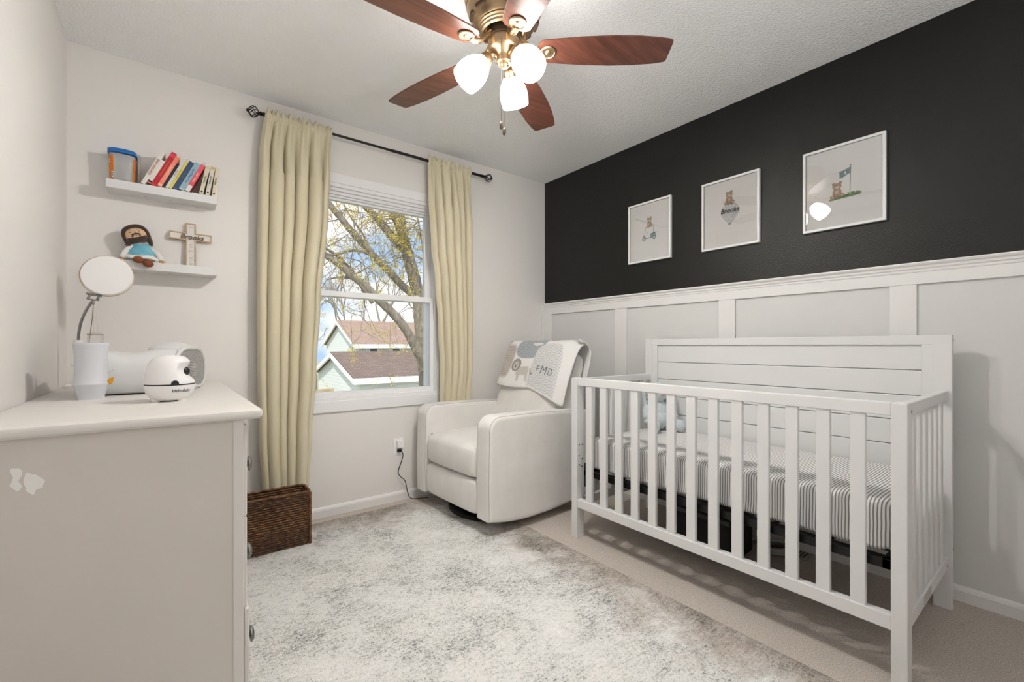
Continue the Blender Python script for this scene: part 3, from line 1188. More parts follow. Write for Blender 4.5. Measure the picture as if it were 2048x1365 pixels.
MB().sphere((.09, .075, .165), (.075, .07, .032), 18, 10).build('cover_bunch', padm, t, smooth=True)
b = MB().tube([(-.178, -.055, .160), (-.165, -.075, .150), (-.150, -.08, .148), (-.128, -.075, .162)], [.006, .010, .010, .006], 8)
b.build('corner_flap', padm, t, smooth=True)

# magnifier lamp
t = thing('desk_lamp', 'round white desk lamp on a curved chrome arm behind the hourglass container', 'lamp', (-.290, 2.60, DT))
b = MB()
b.cap0 = b.cap1 = True
b.lathe([(.045, 0), (.045, .014), (.038, .02), (.012, .024), (.010, .19), (.016, .192), (.016, .204), (0, .206)], 24)
b.build('base', 'white_soft', t, smooth=True, sharp=40)
hx, hz = .095, .478
arm = [(0, 0, .19), (.003, -.01, .235), (.012, -.02, .285), (.030, -.035, .335), (.052, -.045, .375)]
MB().tube(smooth_path(arm, 6), .0052, 10).build('arm', 'chrome', t, smooth=True)
MB().tube([(.052, -.045, .375), (.048, -.045, .30), (.038, -.043, .20), (.035, -.043, .06)], .0013, 6).build('cord', 'chain', t, smooth=True)
b = MB()
for dx in (-.016, .014):
    b.tube([(.055 + dx - .006, -.047, .375), (.058 + dx, -.047, .398)], .0045, 8)
b.tube([(.036, -.047, .398), (.078, -.047, .392)], .005, 8).tube([(.040, -.05, .376), (.070, -.05, .372)], .003, 8)
b.tube([(.05, -.047, .355), (.052, -.047, .375)], .006, 8).tube([(.040, -.047, .392), (.030, -.047, .402)], .004, 8)
b.tube([(.060, -.047, .398), (.075, -.047, .405), (.085, -.05, .401)], .0035, 8)
b.build('bracket', 'chrome', t, smooth=True)
X = aim((hx, -.055, hz), (-.10, -1, .10))
b = MB()
b.cap0 = b.cap1 = True
b.lathe([(.076, -.022), (.083, -.016), (.085, -.004), (.0845, .006), (.081, .010), (0, .0115)], 44, X)
b.build('head', 'white_soft', t, smooth=True, sharp=45)
b = MB()
b.lathe([(.0865, -.021), (.0885, -.016), (.0885, -.006), (.0865, -.003)], 44, X @ Matrix.Translation((-.004, .003, -.010)))
b.build('rim', pm('peach trim ring', '#e2c49c', .5), t, smooth=True)

# clear pump bottle
t = thing('pump_bottle', 'clear plastic bottle with slim nozzle behind the hourglass container', 'bottle', (-.222, 2.44, DT))
b = MB()
b.cap0 = True
b.lathe([(.024, 0), (.025, .01), (.025, .215), (.022, .225), (.0185, .228), (.0185, .232), (.008, .236), (.007, .36), (0, .362)], 24)
b.build('bottle_body', 'clear_bottle', t, smooth=True, sharp=40)
b = MB()
b.lathe([(.0256, .224), (.0256, .2285)], 24)
b.build('collar', pm('grey collar', '#aaa39c', .4), t, smooth=True)

# ------------------------------------------------------------------ basket
t = thing('woven_basket', 'dark brown woven rectangular basket on the floor below the curtain', 'basket', (.422, 2.577, RUGZ))
bw, bd_, bh, e_ = .183, .078, .270, .17
rnd = random.Random(9)
jit = [[rnd.uniform(-1, 1) for _ in range(240)] for _ in range(40)]


def ring_pt(u, w_, d_):
    a_ = 2 * pi * u
    return (w_ * math.copysign(abs(cos(a_)) ** e_, cos(a_)), d_ * math.copysign(abs(sin(a_)) ** e_, sin(a_)))


# even spacing round the ring
samp = [ring_pt(k / 4000, bw, bd_) for k in range(4001)]
cum = [0]
for p, q in zip(samp, samp[1:]):
    cum.append(cum[-1] + math.hypot(q[0] - p[0], q[1] - p[1]))


def even(u, sh):
    import bisect
    k = min(3999, bisect.bisect_left(cum, (u % 1.0) * cum[-1]))
    x, y = samp[k]
    return x * (1 - sh / bw), y * (1 - sh / bd_)


NR = 22


def wall_fn(inner):
    def fn(u, v):
        row = min(NR - 1, int(v * NR))
        f_ = v * NR - row
        k = int(u * 160)
        o_ = .0042 * math.sin(pi * f_) ** .7 + .0016 * jit[row][k % 240] + .0016 * math.sin(2 * pi * u * 44 + row * pi)
        if inner:
            o_ = .0085 - o_ * .7
            x, y = even(u, o_ + .004)
        else:
            x, y = even(u, -o_ + .003)
        return (x, y, .002 + bh * v + .0012 * jit[(row + 7) % 40][(k * 3) % 240] * (0 < v < 1))
    return fn


MB().grid(wall_fn(False), 160, NR * 4).grid(wall_fn(True), 160, NR * 3).build('woven_wall', 'weave', t, smooth=True)
MB().box(-bw + .01, bw - .01, -bd_ + .01, bd_ - .01, .002, .010).build('bottom', 'weave', t)
b = MB()
for ph_ in (0, pi):
    pts = []
    for k in range(281):
        u = k / 280
        x, y = even(u, .004)
        tw = u * 2 * pi * 62 + ph_
        pts.append((x * (1 + .0032 / bw * cos(tw)), y * (1 + .0032 / bd_ * cos(tw)), bh + .004 + .0032 * sin(tw)))
    b.tube(pts, .0042, 6, cap=False)
b.build('rim', 'rope', t, smooth=True)
b = MB()
for sx in (-1, 1):
    for sy in (-1, 1):
        b.tube([(sx * (bw - .004), sy * (bd_ - .004), z * .03) for z in range(10)], [.0065 + .001 * (z % 2) for z in range(10)], 8)
b.build('corner_binding', 'rope', t, smooth=True)

# ------------------------------------------------------------------ outlet, adapter, cord
t = thing('wall_outlet', 'white wall outlet plate low on the window wall beside the recliner', 'outlet', (1.243, YB, .365))
MB().prism(rrect(.036, .057, .005), 0, .005, face_back(0, 0, 0)).build('cover_plate', 'white_soft', t, bevel=.0012)
o = MB().prism(rrect(.021, .024, .004, cx=.007, cy=.018), .0055, .034, face_back(1.243, YB, .365)).build('power_adapter', 'white_soft', None, bevel=.002, off=(1.25, YB, .38))
tag(o, 'small white power adapter plugged into the wall outlet', 'adapter')
t = thing('power_cable', 'black power cable hanging from the wall outlet to the rug', 'cable', (1.245, YB - .02, .33))
lo = loc(t)
MB().prism(rrect(.013, .010, .003), .0055, .024, face_back(1.245, YB, .338)).build('plug', 'black', t, bevel=.002, off=lo)
raw = [(1.252, YB - .024, .336), (1.262, YB - .028, .325), (1.264, YB - .030, .300), (1.255, YB - .03, .272), (1.238, YB - .03, .230), (1.230, YB - .03, .205), (1.233, YB - .03, .185), (1.250, YB - .03, .162), (1.272, YB - .03, .142), (1.283, YB - .032, .118), (1.288, YB - .035, .085), (1.296, YB - .04, .045), (1.305, YB - .05, .02), (1.33, YB - .07, .0105), (1.42, YB - .10, .0095)]


MB().tube(smooth_path(raw), .0028, 8).build('wire', 'black', t, smooth=True, off=lo)

# ------------------------------------------------------------------ rug
o = MB().prism(rrect(.93, 1.48, .01), 0, RUGZ).build('area_rug', 'rug', None, bevel=.002)
o.location = (.715, 1.28, 0)
tag(o, 'distressed grey and ivory area rug in the middle of the floor', 'rug')

# ------------------------------------------------------------------ recliner
RX = thing('recliner', 'pale grey upholstered swivel recliner in the corner beside the window', 'recliner', (1.37, 1.955, RUGZ), R(3))
CW = .80


def arm_prof():
    o = [(.0, .085), (-.003, .20), (-.004, .30), (-.002, .39), (.0, .46), (.001, .51), (.0015, .545)]
    for k in range(7):
        a_ = R(180 - 90 * k / 6)
        o.append((.080 + .078 * cos(a_), .575 + .077 * sin(a_)))
    o += [(.12, .6520), (.20, .6515), (.30, .650), (.42, .647), (.60, .638), (.78, .628), (.84, .612), (.865, .585), (.873, .54), (.876, .46), (.877, .33), (.874, .21), (.862, .14), (.84, .10), (.76, .066), (.55, .046), (.32, .042), (.15, .055)]
    return o


def rounded_slab(prof, y0, y1, r, X=None):
    """closed side profile given thickness, edges rolled over by r"""
    n = len(prof)
    cx_ = sum(p[0] for p in prof) / n
    cz_ = sum(p[1] for p in prof) / n
    wind = 1 if sum(p[0] * q[1] - q[0] * p[1] for p, q in zip(prof, prof[1:] + prof[:1])) > 0 else -1
    cx_, cz_ = .43, .36
    ins = []
    for i in range(n):
        a_, c_ = Vector(prof[i - 1]), Vector(prof[(i + 1) % n])
        d = (c_ - a_).normalized()
        ins.append(Vector((-d.y, d.x)) * wind)
    rings = []
    m = 5
    for k in range(m + 1):
        a_ = pi / 2 * k / m
        rings.append((y0 + r * (1 - sin(a_)), r * (1 - cos(a_))))
    rings = rings[::-1]
    rings = [(y0 + r * (1 - cos(pi / 2 * k / m)), r * (1 - sin(pi / 2 * k / m))) for k in range(m + 1)]
    rings = [(y0, r * 1.3)] + rings
    rings += [(y1 - r * (1 - cos(pi / 2 * k / m)), r * (1 - sin(pi / 2 * k / m))) for k in range(m, -1, -1)] + [(y1, r * 1.3)]
    vs, fs = [], []
    for y, q in rings:
        for p, nn in zip(prof, ins):
            vs.append((p[0] + nn.x * q, y, p[1] + nn.y * q))
    for j in range(len(rings) - 1):
        for i in range(n):
            fs.append((j * n + i, j * n + (i + 1) % n, (j + 1) * n + (i + 1) % n, (j + 1) * n + i))
    n_ = len(prof)
    q0, last = len(vs), (len(rings) - 1) * n
    vs += [(cx_, rings[0][0], cz_), (cx_, rings[-1][0], cz_)]
    for i in range(n):
        fs.append((q0, (i + 1) % n, i))
        fs.append((q0 + 1, last + i, last + (i + 1) % n))
    return vs, fs, [vs[4 * n_:5 * n_], vs[(len(rings) - 5) * n_:(len(rings) - 4) * n_]]


def dens(p, k=4):
    return [((1 - j / k) * a_[0] + j / k * c_[0], (1 - j / k) * a_[1] + j / k * c_[1]) for a_, c_ in zip(p, p[1:] + p[:1]) for j in range(k)]


AP = [tuple(q[:2]) for q in smooth_path([(a_, c_, 0) for a_, c_ in arm_prof() + arm_prof()[:1]], 4)][:-1]
for y0, y1 in ((0, .125), (CW - .125, CW)):
    vs, fs, seams = rounded_slab(AP, y0, y1, .022)
    b = MB()
    b.add(vs, fs)
    ar = b.build('armrest', 'uph', RX, smooth=True, sharp=60)
    b = MB()
    for rim in seams:
        b.tube(rim + rim[:2], .0022, 6, cap=False)
    b.build('piping', 'seam', ar, smooth=True)


def cush(c, h, e, e2, fn=None, nu=64, nv=32):
    b = MB().sphere(c, h, nu, nv, None, e, e2)
    if fn:
        b.v = [Vector(fn(p)) for p in b.v]
    return b


def seat_fn(p):
    x, y, z = p
    cy = CW / 2
    if z > .40:
        z += .022 * (1 - ((y - cy) / .30) ** 2) * max(0, 1 - ((x - .32) / .40) ** 2) - .012 * max(0, (x - .35) / .3)
    x -= .014 * max(0, 1 - ((z - .37) / .11) ** 2) * max(0, .25 - x) * 4 * (1 - ((y - cy) / .30) ** 2)
    z += .0022 * sin(70 * (y - cy)) * max(0, .10 - x) * 8 * (abs(y - cy) < .12)
    return (x, y, z)


sc_ = cush((.30, CW / 2, .378), (.306, .288, .100), .34, .22, seat_fn).build('seat_cushion', 'uph', RX, smooth=True)
b = MB()
pts = []
for k in range(41):
    y = CW / 2 - .27 + .54 * k / 40
    pts.append(seat_fn((.040, y, .462)))
b.tube(pts, .0022, 6)
b.build('piping', 'seam', sc_, smooth=True)


def foot_fn(p):
    x, y, z = p
    cy = CW / 2
    x -= .010 * (1 - ((y - cy) / .30) ** 2) * max(0, 1 - abs(z - .19) / .12)
    if z < .15:
        z -= .0
    return (x, y, z)


cush((.085, CW / 2, .185), (.088, .286, .098), .28, .2, foot_fn).build('footrest_panel', 'uph', RX, smooth=True)
MB().box(.10, .80, .12, CW - .12, .075, .30).build('seat_base', 'uph', RX, bevel=.02)
BA = R(20.5)                                   # back leans away from the seat
BX = Matrix.Translation((.600, CW / 2, .44)) @ Matrix.Rotation(BA, 4, 'Y')
BL, BW2, BT = .645, .300, .085


def back_pt(u_, s_):                          # s along the height 0..1, u lateral -1..1 : front face of back in BX coordinates
    return (-BT * (1 - .25 * u_ ** 4) * (1 - .15 * s_), u_ * BW2, s_ * BL)


b = MB().sphere((0, 0, BL / 2), (BT, BW2, BL / 2), 56, 40, None, .30, .34)


def bfn(p):
    x, y, z = p
    if x < 0:
        x -= .018 * (1 - (y / .31) ** 2) * max(0, 1 - ((z - .36) / .36) ** 2)
    y *= 1 - .05 * max(0, z / BL)
    return (x, y, z)


b.v = [BX @ Vector(bfn(p)) for p in b.v]
b.build('backrest', 'uph', RX, smooth=True)
b = MB().sphere((.055, 0, BL / 2 - .02), (.05, BW2 + .018, BL / 2 - .015), 40, 24, BX, .25, .25)
b.build('back_shell', 'uph', RX, smooth=True)
b = MB()
b.cap0 = b.cap1 = True
b.lathe([(.300, .0), (.307, .006), (.307, .014), (.300, .020), (.270, .020), (.265, .012), (.265, .0)], 48, Matrix.Translation((.36, CW / 2, 0)))
b.lathe([(.05, .0), (.05, .078)], 20, Matrix.Translation((.43, CW / 2, 0)))
b.box(.09, .63, CW / 2 - .02, CW / 2 + .02, .004, .018).box(.41, .45, CW / 2 - .24, CW / 2 + .24, .004, .018)
b.build('swivel_base', 'black_metal', RX, smooth=True, sharp=40)

# blanket draped over the back of the recliner
bl = thing('baby_blanket', 'white knit baby blanket with lion and monogram draped over the recliner back', 'blanket', (1.37, 1.955, RUGZ), R(3))
# cross-section path in BX frame (x, z): front bottom -> over the top -> down behind
top = BL
path = [(-.112, .300), (-.114, .36), (-.114, .42), (-.110, .48), (-.104, .54), (-.094, .595), (-.075, .635), (-.045, .660), (-.005, .672), (.045, .672), (.085, .660), (.112, .62), (.120, .56), (.124, .48), (.126, .40)]
PS = [tuple(q) for q in smooth_path([(a_, 0, c_) for a_, c_ in path], 6)]
pc = [0]
for p, q in zip(PS, PS[1:]):
    pc.append(pc[-1] + math.hypot(q[0] - p[0], q[2] - p[2]))


def bpath(v):
    d = max(0, min(1, v)) * pc[-1]
    k = 0
    while k < len(pc) - 2 and pc[k + 1] < d:
        k += 1
    f_ = (d - pc[k]) / (pc[k + 1] - pc[k])
    return PS[k][0] + (PS[k + 1][0] - PS[k][0]) * f_, PS[k][2] + (PS[k + 1][2] - PS[k][2]) * f_


def blanket(u, v, off=0.0):
    """u: 0 far (window) side .. 1 near side;  v: 0 front hem .. 1 rear hem"""
    y = .305 - .655 * u
    x, z = bpath(v)
    fr = max(0, 1 - v / .45)
    z -= fr * .085 * max(0, (u - .55) / .45) ** 1.1 - fr * .012 * max(0, (.25 - u) / .25)
    z -= fr * .010 * sin(pi * min(1, u / .55))
    # near and far overhang droops past the edge of the back
    over = max(0, -y - .285)
    z -= over * .10
    x += over * .9 * (1 if v < .5 else -.35)
    ov2 = max(0, y - .270)
    z -= ov2 * .5
    x += ov2 * 1.0 * (1 if v < .5 else -.8)
    x -= .006 * sin(7 * u + 3 * v) * (1 if v < .45 else .3)
    x -= .010 * math.exp(-((v - .02) / .03) ** 2) * max(0, 1 - abs(u - .30) / .35)
    x -= off * (1 if v < .5 else -1) * .95
    z += off * .3
    return BX @ Vector((x, y, z))


a = N('knit baby blanket')
uvn = a.n('ShaderNodeTexCoord')
suv = a.n('ShaderNodeSeparateXYZ')
a.l(uvn.outputs['UV'], suv.inputs[0])
U, V = suv.outputs[0], suv.outputs[1]


def blob(cu, cv, ru, rv, e=4.0, soft=.08, rot=0.0):
    du = a.math('SUBTRACT', U, cu)
    dv = a.math('SUBTRACT', V, cv)
    if rot:
        d1 = a.math('ADD', a.math('MULTIPLY', du, cos(rot)), a.math('MULTIPLY', dv, sin(rot)))
        d2 = a.math('SUBTRACT', a.math('MULTIPLY', dv, cos(rot)), a.math('MULTIPLY', du, sin(rot)))
        du, dv = d1, d2
    q = a.math('ADD', a.math('POWER', a.math('ABSOLUTE', a.math('DIVIDE', du, ru)), e), a.math('POWER', a.math('ABSOLUTE', a.math('DIVIDE', dv, rv)), e))
    r_ = a.n('ShaderNodeMapRange')
    r_.inputs[1].default_value = 1 + soft
    r_.inputs[2].default_value = 1 - soft
    r_.inputs[3].default_value = 0
    r_.inputs[4].default_value = 1
    a.l(q, r_.inputs[0])
    return r_.outputs[0]


def waves(fu, fv, amp):
    x = a.math('ADD', a.math('MULTIPLY', V, fv), a.math('MULTIPLY', a.math('SINE', a.math('MULTIPLY', U, fu)), amp))
    return a.math('FRACT', x)


c = a.mix(blob(.40, .42, .20, .155, 3.0, .1, .0), '#e9e8e6', a.mix(a.math('GREATER_THAN', waves(70, 34, .35), .74), '#a7afb4', '#8f989f'))
c = a.mix(blob(.085, .235, .125, .170, 3.0, .3), c, a.mix(a.math('GREATER_THAN', waves(0, 60, 0), .6), '#c1b9b2', '#aaa29b'))
gr = a.mix(a.math('GREATER_THAN', waves(42, 46, .5), .62), '#dcdcdc', '#c3c4c5')
c = a.mix(blob(.715, .15, .205, .27, 4.0, .12), c, gr)
a.l(c, a.b.inputs['Base Color'])
a.b.inputs['Roughness'].default_value = .95
a.b.inputs['Sheen Weight'].default_value = .3
a.bump(a.math('ADD', a.noise(a.coord(), 260, 2, .6), a.math('MULTIPLY', waves(42, 46, .5), .35)), .35, .004)
M['blanket'] = a.m
MB().grid(blanket, 90, 90, keep_uv=True).build('knit_body', 'blanket', bl, smooth=True, solid=.007)
b = MB()
hem = [blanket(k / 60, 0.0) for k in range(61)]
b.tube([p + Vector((-.002, 0, 0)) for p in hem], .0065, 8)
b.tube([blanket(1.0, k / 60) for k in range(61)], .0070, 8)
b.tube([blanket(0.0, k / 60) for k in range(61)], .0065, 8)
b.build('ribbed_border', pm('white knit border', '#e6e5e3', .95, bump=(160, .6, .004)), bl, smooth=True)


def on_bl(p, d=.0055):
    return blanket(p[0], p[1], d)


# lion applique: 2-D shapes in blanket (u, v) space
grey = pm('oat grey felt', '#c6c3bc', .95)
mane = pm('charcoal speckled yarn', '#8c8a86', .95, var=(220, (1, 1, 1), '#6a6865', '#bab7b2'))
lc, lv = .335, .150
b = MB()


def shape(pts, d):
    b.add([on_bl(p, d) for p in pts], [tuple(range(len(pts)))])


shape([(lc - .02, lv + .03), (lc + .145, lv + .035), (lc + .165, lv - .01), (lc + .150, lv - .045), (lc - .02, lv - .045)], .0058)
for du in (.0, .125):
    shape([(lc + du - .005, lv - .04), (lc + du + .035, lv - .04), (lc + du + .045, lv - .105), (lc + du + .018, lv - .105)], .0058)
b.build('lion_body', grey, bl)
b = MB()
shape([(lc - .045 + .068 * cos(k * pi / 10), lv + .045 + .062 * sin(k * pi / 10)) for k in range(20)], .0064)
b.build('lion_mane', mane, bl)
b = MB()
shape([(lc + .165, lv + .02), (lc + .175, lv + .018), (lc + .20, lv - .02), (lc + .225, lv - .035), (lc + .20, lv - .052), (lc + .185, lv - .03)], .0062)
b.build('lion_tail', mane, bl)
b = MB()
shape([(lc - .045 + .038 * cos(k * pi / 8), lv + .038 + .038 * sin(k * pi / 8)) for k in range(16)], .0070)
b.build('lion_face', grey, bl)
b = MB()
for du, dv, r_ in ((-.060, .050, .006), (-.030, .050, .006), (-.045, .028, .009)):
    shape([(lc + du + r_ * cos(k * pi / 5), lv + dv + r_ * sin(k * pi / 5)) for k in range(10)], .0078)
b.build('lion_features', pm('dark thread', '#4d4a48', .9), bl)
b = MB()
for ch, cu_, sz, dv in (('F', .615, .100, .0), ('M', .710, .135, .0), ('D', .815, .105, -.0)):
    b.text(ch, sz, None, bold=0, shear=.12, fn=lambda p, cu_=cu_, dv=dv: on_bl((cu_ + p.x, .172 + dv + p.y * .78), .0066))
b.build('monogram_lettering', pm('slate embroidery', '#737a82', .7), bl)
b = MB()
for u_, v_, r_ in ((.66, .475, .013), (.685, .475, .013), (.72, .48, .018), (.75, .478, .013)):
    shape([(u_ + r_ * cos(k * pi / 5), v_ + r_ * .8 * sin(k * pi / 5)) for k in range(10)], .006)
b.build('embroidered_bow', grey, bl)

# ------------------------------------------------------------------ crib
cr = thing('crib', 'white wooden slatted baby crib with panelled headboard against the dark wall', 'crib', (2.12, 1.03, 0))
LO = loc(cr)
CX0, CX1, CY0, CY1, CT = 1.762, 2.482, .327, 1.733, .870
for y0 in (CY0, CY1 - .040):
    MB().box(CX0, CX0 + .056, y0, y0 + .040, 0, CT).build('post', 'white', cr, bevel=.0025, off=LO)
    MB().box(CX1 - .036, CX1, y0 - (.006 if y0 == CY0 else 0), y0 + .050, 0, 1.0885).build('post', 'white', cr, bevel=.0025, off=LO)
MB().box(CX0 + .006, CX0 + .040, CY0 + .040, CY1 - .040, .829, CT).build('front_top_rail', 'white', cr, bevel=.0025, off=LO)
MB().box(CX0 + .004, CX0 + .036, CY0 + .040, CY1 - .040, .166, .212).build('front_bottom_rail', 'white', cr, bevel=.0025, off=LO)
for k in range(13):
    yc = 1.617 - k * (1.617 - .453) / 12
    MB().box(CX0 + .010, CX0 + .028, yc - .0205, yc + .0205, .210, .831).build('slat', 'white', cr, bevel=.002, off=LO)
for y0, y1 in ((CY0 + .004, CY0 + .032), (CY1 - .032, CY1 - .004)):
    MB().box(CX0 + .056, CX1 - .036, y0, y1, .829, CT - .003).build('side_top_rail', 'white', cr, bevel=.0025, off=LO)
    MB().box(CX0 + .056, CX1 - .036, y0, y1, .166, .212).build('side_bottom_rail', 'white', cr, bevel=.0025, off=LO)
    for k in range(6):
        xc = CX0 + .056 + (CX1 - .036 - CX0 - .056) * (k + 1) / 7
        MB().box(xc - .0195, xc + .0195, y0 + .005, y1 - .005, .210, .831).build('slat', 'white', cr, bevel=.004, off=LO)
b = MB()
hy0, hy1 = CY0 + .048, CY1 - .040
b.box(CX1 - .034, CX1 - .004, hy0, hy1, 1.050, 1.0875)
b.box(CX1 - .034, CX1 - .004, hy0, hy0 + .036, .20, 1.050).box(CX1 - .034, CX1 - .004, hy1 - .036, hy1, .20, 1.050)
b.box(CX1 - .034, CX1 - .004, hy0, hy1, .16, .20)
b.build('headboard_frame', 'white', cr, bevel=.002, off=LO)
b = MB()
zt = 1.050
for k in range(8):
    b.box(CX1 - .024, CX1 - .010, hy0 + .036, hy1 - .036, zt - .1062 + .0018, zt - .0012)
    zt -= .1062
b.build('headboard_panel', 'white', cr, bevel=.0022, off=LO)
b = MB()
for y_ in (CY1 - .0405,):
    for x_, z_ in ((CX0 + .018, .505), (CX0 + .042, .505), (CX0 + .018, .445), (CX0 + .042, .425), (CX0 + .020, .395), (CX0 + .040, .385)):
        b.prism([(.0042 * cos(q * pi / 5), .0042 * sin(q * pi / 5)) for q in range(10)], 0, .0008, face_back(x_, y_, z_))
for x_, y_, z_ in ((CX0 + .050, CY0, .842), (CX1 - .01, CY0 - .006, 1.066), (CX1 - .012, CY0 - .006, .235), (CX1 - .06, CY0 + .004, .180)):
    b.prism([(.004 * cos(q * pi / 5), .006 * sin(q * pi / 5)) for q in range(10)], 0, .0008, face_back(x_, y_, z_))
b.build('bolt_hole', 'black', cr, off=LO)
MB().box(CX0 + .25, CX0 + .36, CY0 + .0032, CY0 + .004, .173, .204).build('warning_label', pm('grey label', '#b3b3b2', .6, var=(90, (1, 1, 3), '#8e8e8d', '#cfcfce')), cr, off=LO)
b = MB()
FX0, FX1, FY0, FY1 = CX0 + .046, CX1 - .045, CY0 + .05, CY1 - .05
b.box(FX0, FX0 + .022, FY0, FY1, .335, .366).box(FX1 - .022, FX1, FY0, FY1, .335, .366)
b.box(FX0, FX1, FY0, FY0 + .022, .335, .366).box(FX0, FX1, FY1 - .022, FY1, .335, .366)
for k in range(9):
    x_ = FX0 + (FX1 - FX0) * (k + 1) / 10
    b.box(x_ - .004, x_ + .004, FY0, FY1, .348, .356)
for k in range(6):
    y_ = FY0 + (FY1 - FY0) * (k + 1) / 7
    b.box(FX0, FX1, y_ - .006, y_ + .006, .340, .350)
for x_ in (FX0 + .01, FX1 - .03):
    b.box(x_, x_ + .02, FY1 - .002, FY1 + .008, .27, .40).box(x_, x_ + .02, FY0 - .008, FY0 + .002, .27, .40)
b.build('mattress_support', 'black_metal', cr, bevel=.002, off=LO)

mt = MB()
mc = ((FX0 + FX1) / 2 + .004, (FY0 + FY1) / 2, .459)
mt.sphere((0, 0, 0), ((FX1 - FX0) / 2 - .012, (FY1 - FY0) / 2 - .004, .090), 160, 44, None, .20, .085)
o_ = []
for p in mt.v:
    k = .0025 * sin(24 * p.y) * max(0, min(1, (-.05 - p.z) / .03))
    o_.append(Vector((p.x + k - (.004 * math.exp(-((p.z + .066) / .012) ** 2) if p.x < 0 else 0), p.y, p.z + .003 * sin(5 * p.y) * (p.z > 0))))
mt.v = o_
o = mt.build('crib_mattress', 'sheet', None, smooth=True)
o.location = mc
tag(o, 'crib mattress in a grey and white striped fitted sheet', 'mattress')
MT = .459 + .090

# plush bunny sitting in the far corner of the crib
t = thing('plush_bunny', 'pale blue plush bunny sitting on the striped mattress in the crib corner', 'stuffed toy', (2.300, 1.560, MT + .004))
bun = pm('pale blue plush', '#c3ced2', .95, bump=(140, .6, .006), sheen=.5)
bun_in = pm('striped ear lining', '#8b8f92', .9, var=(90, (.2, .2, 1), '#55585b', '#c9cccd'))
t.scale = (1.02, 1.02, 1.02)
t.rotation_euler = (0, 0, R(152))     # local +Y is where it looks
b = MB().sphere((0, 0, .088), (.068, .060, .092), 24, 16)
b.sphere((0, .010, .060), (.074, .066, .062), 24, 14)
b.build('body', bun, t, smooth=True)
MB().sphere((0, .012, .215), (.062, .058, .055), 22, 14).build('head', bun, t, smooth=True)
MB().sphere((0, .068, .208), (.013, .009, .010), 10, 7).build('nose', pm('pink nose plush', '#d9a9a6', .9), t, smooth=True)
for sg in (-1, 1):
    MB().sphere((sg * .030, .062, .226), .006, 10, 7).build('eye', 'black', t, smooth=True)
    e_m = rotm('Y', sg * R(10), (sg * .066, .004, .165)) @ Matrix.Rotation(R(6), 4, 'X')
    MB().sphere((0, 0, 0), (.016, .030, .088), 16, 12, e_m).build('ear', bun, t, smooth=True)
    MB().sphere((0, .022, -.008), (.011, .012, .066), 12, 10, e_m).build('ear_lining', bun_in, t, smooth=True)
    MB().tube([(sg * .052, .012, .150), (sg * .078, .030, .115), (sg * .084, .046, .080), (sg * .080, .052, .062)], [.019, .021, .022, .020], 12).sphere((sg * .080, .054, .058), (.022, .022, .022), 12, 9).build('arm', bun, t, smooth=True)
    MB().tube([(sg * .040, .030, .032), (sg * .060, .075, .031), (sg * .072, .110, .030)], [.030, .031, .028], 12).sphere((sg * .076, .120, .036), (.030, .030, .036), 14, 10).build('leg', bun, t, smooth=True)

# things under the crib
t = thing('storage_bag', 'black fabric storage box on the carpet under the crib', 'storage box', (2.22, 1.18, 0))
MB().box(-.13, .13, -.155, .155, .001, .205).build('bag_body', pm('black fabric', '#141414', .8, bump=(60, .3, .01)), t, bevel=.03, seg=4)
MB().box(-.134, .134, -.16, .16, .185, .222).build('lid', 'black', t, bevel=.01)
t = thing('floor_register', 'beige metal floor vent by the wall under the crib', 'vent', (2.50, .96, 0))
fr_m = pm('beige vent metal', '#a29c93', .5)
MB().box(-.05, .05, -.13, .13, 0, .005).build('frame', fr_m, t, bevel=.002)
b = MB()
for k in range(15):
    b.box(-.035, .035, -.114 + k * .0155, -.106 + k * .0155, .0045, .0056)
b.build('slot', 'black', t)
hp = []
for k in range(200):
    a_ = k / 200 * 2 * pi * 3.4
    r_ = .062 - .010 * k / 200
    hp.append((2.44 + r_ * cos(a_), 1.0 - .09 + .05 + .9 * r_ * sin(a_), .010 + .030 * k / 200))
o = MB().tube(hp, .0075, 8).build('coiled_hose', pm('grey hose', '#9b9a97', .6), None, smooth=True, off=(2.44, .96, 0))
tag(o, 'grey coiled hose lying behind the black box under the crib', 'hose')
cp = smooth_path([(2.545, 1.66, .16), (2.54, 1.64, .05), (2.50, 1.60, .008), (2.42, 1.52, .006), (2.36, 1.44, .006), (2.40, 1.37, .006)], 8)
o = MB().tube(cp, .0045, 8).build('extension_cord', 'black', None, smooth=True, off=(2.42, 1.5, 0))
tag(o, 'black cord trailing over the carpet under the crib', 'cord')
cp = smooth_path([(2.547, 1.58, .12), (2.53, 1.56, .03), (2.50, 1.50, .008), (2.46, 1.42, .007), (2.44, 1.35, .007)], 8)
o = MB().tube(cp, .0042, 8).build('extension_cord', pm('amber cord', '#c98f2e', .5), None, smooth=True, off=(2.48, 1.48, 0))
tag(o, 'amber yellow cord lying near the wall under the crib', 'cord')

# ------------------------------------------------------------------ pictures on the dark wall
paper = pm('print paper', '#e9e6e3', .7)
ink = {k: pm('watercolour ' + k, c, .8) for k, c in dict(bear='#ab9078', dark='#75604f', light='#c8b29d', face='#d9c6b4', black='#232022', teal='#7f969a', teald='#4d6267', grey='#a3a4a2', greyl='#c6c7c5', green='#7f9a6c', greend='#5f7a4e', white='#f0eeea', pole='#8f8b88').items()}
IK = list(ink)


